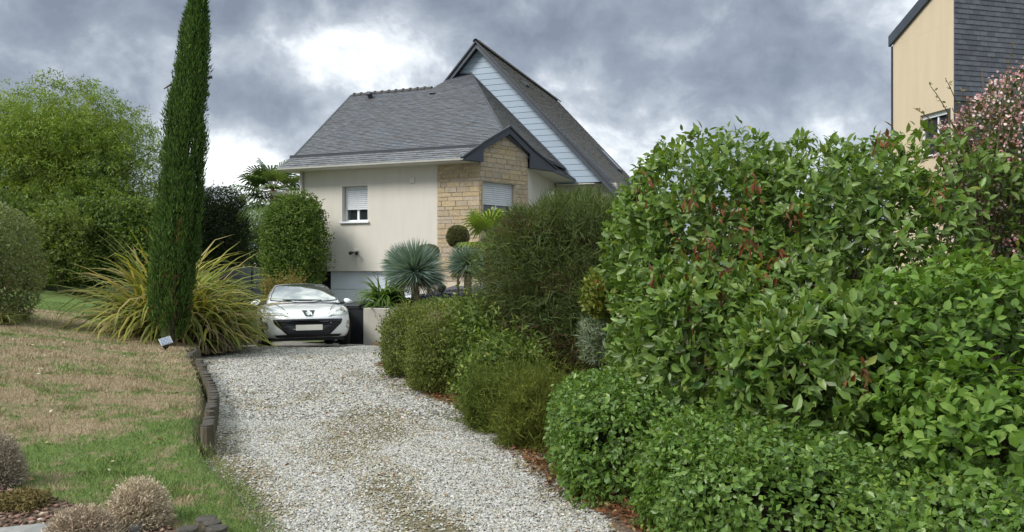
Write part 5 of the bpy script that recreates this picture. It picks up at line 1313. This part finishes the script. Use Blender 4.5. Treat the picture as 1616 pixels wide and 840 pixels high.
k_ = rng.random((len(TW), per)); P = TW[:, None] + tdir[:, None] * (k_ * tl[:, None])[..., None] + np.array([0, 0, -1.0]) * (.45 * k_ ** 2 * tl[:, None])[..., None] + rng.normal(size=(len(TW), per, 3)) * .07
P = P.reshape(-1, 3); a = unit(rng.normal(size=P.shape) * .7 + np.repeat(tdir, per, 0) * .6 + (0, 0, -.45)); nr = unit(rng.normal(size=P.shape) + (0, 0, .6))
colt = palette(len(TW), [(.155, .205, .048), (.125, .175, .042), (.19, .235, .06), (.10, .14, .038)], None, .2); col = np.repeat(colt, per, 0) * rng.uniform(.85, 1.15, (n, 1))
v, f, c = leaves_arrays(LEAF_SMALL, P, a, nr, rng.uniform(.09, .18, n), rng.uniform(.022, .038, n), col); stuff(mesh_obj('crown', v, f, 'leaf', wt, c))

# ------------------------------------------------------------------ background hedges and bushes
def leafy(name, label, cat, blobs, counts, L, Wd, cols, w=None, **kw):
    kw.setdefault('stray', 140)
    o = needle_bush(name, label, cat, blobs, counts, L, Wd, cols, w, kw.pop('out', .6), kw.pop('up', .1), .8, kw.pop('mat', 'leaf'), tpl=kw.pop('tpl', LEAF_SMALL), **kw)
    c, r, p = blobs[0]; stems(o, (c[0], c[1], kw.get('zmin', 0) or 0), [tuple(np.array(c) + rng.uniform(-.55, .55, 3) * np.array(r)) for _ in range(8)], .04, .01); return o
leafy('garden_hedge', 'tall ivy leaved hedge closing the lawn below the willow', 'hedge', [((-12.1, 22.6, 2.35), (2.3, .8, 1.35), 3.2), ((-15.8, 22.6, 2.4), (2.2, .9, 1.4), 3.2)], (17000, 9000), (.07, .13), (.05, .085), [(.085, .125, .034), (.11, .15, .042), (.062, .092, .030)], zmin=1.1, depth=.16, lump=.05)
leafy('weigela_shrub', 'loose green shrub growing up against the garden hedge', 'shrub', [((-12.7, 21.4, 2.3), (1.0, .6, 1.15), 2.2)], (7000,), (.06, .11), (.03, .05), [(.105, .14, .040), (.13, .165, .05), (.085, .105, .035)], zmin=1.1, depth=.4, lump=.25)
leafy('oleaster_bush', 'rounded silvery green clipped bush on the rising lawn', 'bush', [((-9.45, 13.1, 1.62), (1.18, 1.1, 1.22), 2.3)], (20000,), (.035, .065), (.018, .03), [(.14, .155, .092), (.11, .13, .07), (.21, .23, .16), (.08, .092, .052)], (3, 3, 2, 2), zmin=.5, depth=.22, lump=.05,
      brown=([(.11, .085, .05), (.085, .06, .04)], lambda P: np.clip((1.35 - P[:, 2]) * 1.2, -1, .3) - .6))
strap_plant('sedge_tuft', 'pale sedge tuft at the foot of the rounded bush', 'grass', (-8.55, 12.7, float(z_lawn(-8.55, 12.7))), 130, .55, .02, [(.22, .23, .10), (.14, .17, .06), (.30, .27, .14)], None, 45, 21, 1.6, 0)
strap_plant('sedge_tuft', 'small sedge tuft near the garden hedge', 'grass', (-9.0, 13.9, float(z_lawn(-9.0, 13.9))), 90, .5, .02, [(.16, .18, .07), (.12, .15, .05)], None, 45, 22, 1.6, 0)
leafy('clipped_evergreen', 'very dark clipped evergreen block behind the flax', 'bush', [((-10.4, 27.2, 3.0), (.86, .9, 1.55), 3.2)], (14000,), (.05, .08), (.028, .045), [(.020, .034, .018), (.028, .045, .022), (.015, .024, .014)], zmin=.6, depth=.15, lump=.04)
leafy('round_bush', 'big rounded green bush growing against the house corner', 'bush', [((-5.98, 20.75, 2.25), (.93, .85, 1.38), 2.1), ((-5.88, 20.85, 2.85), (.64, .6, .92), 2.1), ((-6.0, 20.6, 1.0), (.66, .7, 1.1), 2.3)], (15000, 6000, 7000), (.045, .085), (.028, .045), [(.075, .115, .028), (.092, .138, .034), (.058, .088, .024), (.115, .160, .042)], (3, 3, 3, 1), zmin=.1, depth=.25, lump=.13, lf=4)
leafy('bronze_shrub', 'low bronze brown shrub below the round bush behind the car', 'shrub', [((-5.75, 19.3, .85), (.62, .5, .52), 2.1)], (3800,), (.05, .09), (.02, .032), [(.13, .10, .035), (.09, .09, .03), (.17, .12, .05)], depth=.4, lump=.2)
for i, (x, y, z, rx, rz) in enumerate(((-19.5, 52, 3.6, 2.4, 2.3), (-22.5, 55, 3.9, 2.6, 2.6), (-16.8, 56, 3.4, 2.4, 2.2))):
    o = leafy('distant_tree', ('dull green distant tree seen in the gap beside the palm', 'taller distant tree just behind the dark evergreen block', 'distant tree nearest the round bush in the gap')[i], 'tree', [((x, y, z), (rx, 2, rz), 2.1)], (4200,), (.16, .28), (.10, .16), [(.07, .095, .055), (.09, .11, .06), (.05, .07, .045)], zmin=.2, depth=.4, lump=.2)
    o['group'] = 'distant trees in the gap'

# ------------------------------------------------------------------ dry lavender clumps and bark bed
def twiggy(label, c, r, h, n, cols, seed):
    c = np.array(c, float); o = thing('lavender_clump', label, 'plant', tuple(c), 'dry lavender clumps')
    d = unit(np.abs(rng.normal(size=(n, 3))) * (1, 1, 1.1) * np.sign(rng.normal(size=(n, 3)) * (1, 1, 0) + (0, 0, 1))); d[:, 2] = np.abs(d[:, 2]); tip = c + d * np.array([r, r, h]) * rng.uniform(.8, 1.05, (n, 1)); st = c + d * np.array([r, r, h]) * rng.uniform(.15, .55, (n, 1))
    a = tip - st; L = np.linalg.norm(a, axis=1); parts = [leaves_arrays(NEEDLE, st, a + rng.normal(size=a.shape) * .02, rng.normal(size=a.shape), L, .0042, palette(n, cols))]
    for q in (.7, .9):
        m_ = n; parts.append(leaves_arrays(LEAF_SMALL, st + a * q + rng.normal(size=a.shape) * .006, unit(unit(a) + rng.normal(size=a.shape) * .6), rng.normal(size=a.shape), rng.uniform(.014, .030, n), .0045, palette(n, cols)))
    v, f, cc = merge(parts); stuff(mesh_obj('twigs', v, f, 'dry', o, cc))
LC = [(.46, .38, .27), (.58, .49, .36), (.36, .28, .20), (.66, .58, .44)]
twiggy('dry straw coloured lavender clump on the grass edge', (-2.16, 4.40, .06), .19, .27, 5200, LC, 1)
twiggy('grey brown lavender clump beside the flat slab', (-2.28, 4.02, .05), .21, .23, 5200, [(.40, .32, .24), (.50, .41, .31), (.30, .23, .17)], 2)
twiggy('dull grey lavender clump at the back of the bark bed', (-3.46, 5.08, .10), .20, .36, 5200, [(.38, .32, .25), (.47, .40, .31), (.28, .23, .18)], 3)
needle_bush('moss_mound', 'yellowish moss mound in the bark chips', 'moss', [((-3.0, 4.62, .09), (.17, .15, .09), 2.1)], (5000,), (.012, .03), (.004, .008), [(.20, .155, .06), (.14, .11, .045), (.25, .20, .085)], None, .6, .2, .8, 'dry', zmin=.06, lump=.2)
bed = [(-4.6, 5.6), (-3.75, 5.15), (-3.2, 4.95), (-2.75, 4.72), (-2.3, 4.5), (-1.95, 4.35), (-1.72, 4.16), (-1.62, 3.6), (-2.0, 2.6), (-5, 2.6)]
bm = bmesh.new(); bm.faces.new([bm.verts.new((x, y, 0)) for x, y in bed]); bmesh.ops.triangulate(bm, faces=bm.faces); bmesh.ops.subdivide_edges(bm, edges=bm.edges, cuts=5, use_grid_fill=True)
for v_ in bm.verts: v_.co.z = float(z_lawn(v_.co.x, v_.co.y)) + .012
structure(bm_obj('bark_bed', bm, 'soil'))
def in_poly(x, y, poly):
    r = np.zeros(len(x), bool); j = len(poly) - 1
    for i in range(len(poly)):
        (xi, yi), (xj, yj) = poly[i], poly[j]; r ^= ((yi > y) != (yj > y)) & (x < (xj - xi) * (y - yi) / (yj - yi + 1e-12) + xi); j = i
    return r
# flat chips (bark, slate, gravel) share one builder
OCT = np.array([(1, 0, 0), (0, 1, 0), (-1, 0, 0), (0, -1, 0), (0, 0, 1), (0, 0, -1)], float); OCF = np.array([(0, 1, 4), (1, 2, 4), (2, 3, 4), (3, 0, 4), (1, 0, 5), (2, 1, 5), (3, 2, 5), (0, 3, 5)])
def chips(name, x, y, z, size, flat, col, mat, parent=None, half=False):
    n = len(x); v = OCT[None] * (1 + rng.uniform(-.35, .35, (n, 6, 1))) * np.stack([rng.uniform(.7, 1.3, n), rng.uniform(.6, 1.0, n), flat * rng.uniform(.7, 1.3, n)], 1)[:, None] * np.asarray(size).reshape(-1, 1, 1)
    v = v + rng.uniform(-.18, .18, v.shape) * np.asarray(size).reshape(-1, 1, 1) * (1, 1, flat)
    A = rng.uniform(0, 6.28, n); t1 = rng.normal(size=n) * .35; ca, sa, c1, s1 = np.cos(A), np.sin(A), np.cos(t1), np.sin(t1)
    X, Y_, Z_ = v[..., 0], v[..., 1], v[..., 2]; Y2 = Y_ * c1[:, None] - Z_ * s1[:, None]; Z2 = Y_ * s1[:, None] + Z_ * c1[:, None]
    V = np.stack([X * ca[:, None] - Y2 * sa[:, None] + x[:, None], X * sa[:, None] + Y2 * ca[:, None] + y[:, None], Z2 + z[:, None]], -1).reshape(-1, 3)
    F = ((OCF[:4] if half else OCF)[None] + (np.arange(n) * 6)[:, None, None]).reshape(-1, 3)
    o = mesh_obj(name, V, F, mat, parent, np.repeat(col, 6, 0)); return stuff(o)
x = rng.uniform(-4.5, -1.6, 6500); y = rng.uniform(3.2, 5.6, 6500); k_ = in_poly(x, y, bed); x, y = x[k_], y[k_]
o = chips('bark_chips', x, y, z_lawn(x, y) + .02, rng.uniform(.010, .030, len(x)), .35, palette(len(x), [(.13, .075, .055), (.20, .12, .09), (.09, .06, .045), (.30, .20, .16), (.48, .42, .36)], (4, 4, 3, 2, .6)), 'pebble'); o['label'] = 'reddish bark chips covering the bed by the lavender'; o['category'] = 'bark chips'
x = rng.uniform(-3.1, 1.2, 5200); y = rng.uniform(16.4, 19.6, 5200); k_ = (x > -3.1 + (y - 16.6) * .38) & (y > np.interp(x, [p[0] for p in WP], [p[1] + .2 for p in WP])); x, y = x[k_], y[k_]
o = chips('slate_chips', x, y, z_slate(x, y) + .015, rng.uniform(.025, .055, len(x)), .3, palette(len(x), [(.05, .055, .075), (.09, .10, .13), (.035, .037, .05), (.15, .16, .19)]), 'pebble'); o['label'] = 'dark slate chips covering the raised bed'; o['category'] = 'slate chips'

# ------------------------------------------------------------------ gravel
def gravel(n, y0, y1, s0, s1):
    y = rng.uniform(y0, y1, n); k_ = rng.random(n); el, er = edge_l(y) - .12, edge_r(y) + .05; x = el + (er - el) * k_
    wn = worn(x, y) + rng.normal(size=n) * .12; edge = np.minimum(k_, 1 - k_)
    keep = rng.random(n) < np.clip(1.05 - 1.05 * np.clip(wn - .12, 0, 1) - .6 * (edge < .04), .10, 1); x, y, wn = x[keep], y[keep], wn[keep]
    col = palette(len(x), [(.355, .35, .335), (.45, .445, .43), (.27, .265, .25), (.16, .155, .14), (.31, .265, .20)], (4, 3.4, 3, 1.5, 1.3), .15); mo = wn > .22
    col[mo & (rng.random(len(x)) < .5)] *= np.array([.70, .63, .47])
    return x, y, col, rng.uniform(s0, s1, len(x))
g1_ = gravel(100000, 3.6, 7.8, .006, .0135); g2_ = gravel(56000, 7.8, 17.0, .010, .020)
x, y, col, sz = [np.concatenate(q) for q in zip(g1_, g2_)]
o = chips('gravel', x, y, drive_z_at(x, y) + .004 + sz * .18, sz, .55, col, 'pebble', half=True); o['label'] = 'loose white gravel stones covering the drive'; o['category'] = 'gravel'
# strip of bare earth and litter at the foot of the hedges
ys3 = np.arange(3.6, 13.2, .12); ww = .10 + .07 * np.sin(ys3 * 1.7) + .05 * np.sin(ys3 * 4.3 + 1) + .03 * np.sin(ys3 * 9)
k3 = np.linspace(0, 1, 6)[None]; X3 = (edge_r(ys3) - ww)[:, None] + (ww + .12)[:, None] * k3; Y3 = np.repeat(ys3[:, None], 6, 1)
Z3 = drive_z_at(X3, Y3) + np.where(k3 < .01, -.01, .009 + .012 * k3)
structure(grid_mesh('earth_strip', np.stack([X3, Y3, Z3], -1), 'soil'))
# fallen leaves along the hedge side and a few on the gravel
n = 5600; y = rng.uniform(3.8, 12.5, n); off = rng.normal(size=n) * .09 + .02 + .10 * np.sin(y * 1.9); x = edge_r(y) - .06 + off
k_ = rng.random(n) < (.35 + .65 * (np.sin(y * 1.3 + 1) > -.2)); x, y = x[k_], y[k_]
xs2 = rng.uniform(-5, .5, 500); ys2_ = rng.uniform(4.2, 14, 500); k_ = (xs2 > edge_l(ys2_) + .0) & (xs2 < edge_r(ys2_)); x = np.r_[x, xs2[k_]]; y = np.r_[y, ys2_[k_]]
P = np.stack([x, y, np.maximum(z_bed(x, y) * (x > edge_r(y)), drive_z_at(x, y)) + rng.uniform(.012, .035, len(x))], 1); a = unit(rng.normal(size=P.shape) * (1, 1, .25)); nr = unit(rng.normal(size=P.shape) * .45 + (0, 0, 1))
v, f, c = leaves_arrays(LEAF_MID, P, a, nr, rng.uniform(.025, .06, len(P)), rng.uniform(.015, .03, len(P)), palette(len(P), [(.15, .055, .032), (.11, .042, .028), (.20, .10, .055), (.09, .055, .038), (.24, .17, .10)], (3, 3, 2, 3, 1.5)))
o = stuff(mesh_obj('fallen_leaves', v, f, 'leaf', None, c)); o['label'] = 'reddish fallen leaves strewn along the hedge side of the drive'; o['category'] = 'leaves'
y = rng.uniform(4.8, 13, 130); x = edge_l(y) - rng.uniform(.15, 5, 130); k_ = ~in_poly(x, y, bed); x, y = x[k_], y[k_]; P = np.stack([x, y, z_lawn(x, y) + .03], 1)
v, f, c = leaves_arrays(LEAF_MID, P, unit(rng.normal(size=P.shape) * (1, 1, .2)), unit(rng.normal(size=P.shape) * .4 + (0, 0, 1)), rng.uniform(.03, .055, len(P)), rng.uniform(.018, .03, len(P)), palette(len(P), [(.50, .42, .30), (.34, .24, .12), (.20, .10, .05), (.55, .50, .40)]))
o = stuff(mesh_obj('lawn_litter', v, f, 'dry', None, c)); o['label'] = 'pale dead leaves scattered over the lawn'; o['category'] = 'leaves'
# ------------------------------------------------------------------ grass
def grass(n, y0, y1, d1, h0, h1, wd):
    y = y0 + (y1 - y0) * rng.random(n) ** 1.3; d_ = rng.random(n) * d1; x = edge_l(y) - d_ + rng.normal(size=n) * .03
    k_ = ~in_poly(x, y, bed) & ((y > 6.0) | (d_ > -.1)) & ~((y > 6.0) & (y < 12.4) & (d_ < .13)) & (x > -1.0 * y - 1.0)
    x, y = x[k_], y[k_]; n = len(x); P = np.stack([x, y, np.maximum(z_lawn(x, y), .01) - .004], 1); a = unit(rng.normal(size=(n, 3)) * (.55, .55, .0) + (0, 0, 1)); nr = unit(rng.normal(size=(n, 3)) * (1, 1, .2))
    col = np.repeat(rng.random((n, 1)), 3, 1); return leaves_arrays(NEEDLE, P, a, nr, rng.uniform(h0, h1, n), wd, col)
def tufts(n, per):
    y0 = rng.uniform(4.6, 14, n); x0 = edge_l(y0) - rng.uniform(.2, 5.5, n); y = np.repeat(y0, per) + rng.normal(size=n * per) * .05; x = np.repeat(x0, per) + rng.normal(size=n * per) * .07
    k_ = ~in_poly(x, y, bed) & (x > -.72 * y - .5); x, y = x[k_], y[k_]; m9 = len(x); P = np.stack([x, y, z_lawn(x, y) - .004], 1)
    return leaves_arrays(NEEDLE, P, unit(rng.normal(size=(m9, 3)) * (.6, .6, 0) + (0, 0, 1)), unit(rng.normal(size=(m9, 3)) * (1, 1, .2)), rng.uniform(.04, .085, m9), .006, np.repeat(rng.random((m9, 1)), 3, 1))
v, f, c = merge([tufts(170, 90), grass(150000, 3.6, 8.5, 5.5, .018, .05, .0045), grass(110000, 8.5, 19, 8.5, .02, .05, .009)])
o = stuff(mesh_obj('grass', v, f, 'grass', None, c)); o['label'] = 'patchy green and straw dry lawn grass'; o['category'] = 'grass'
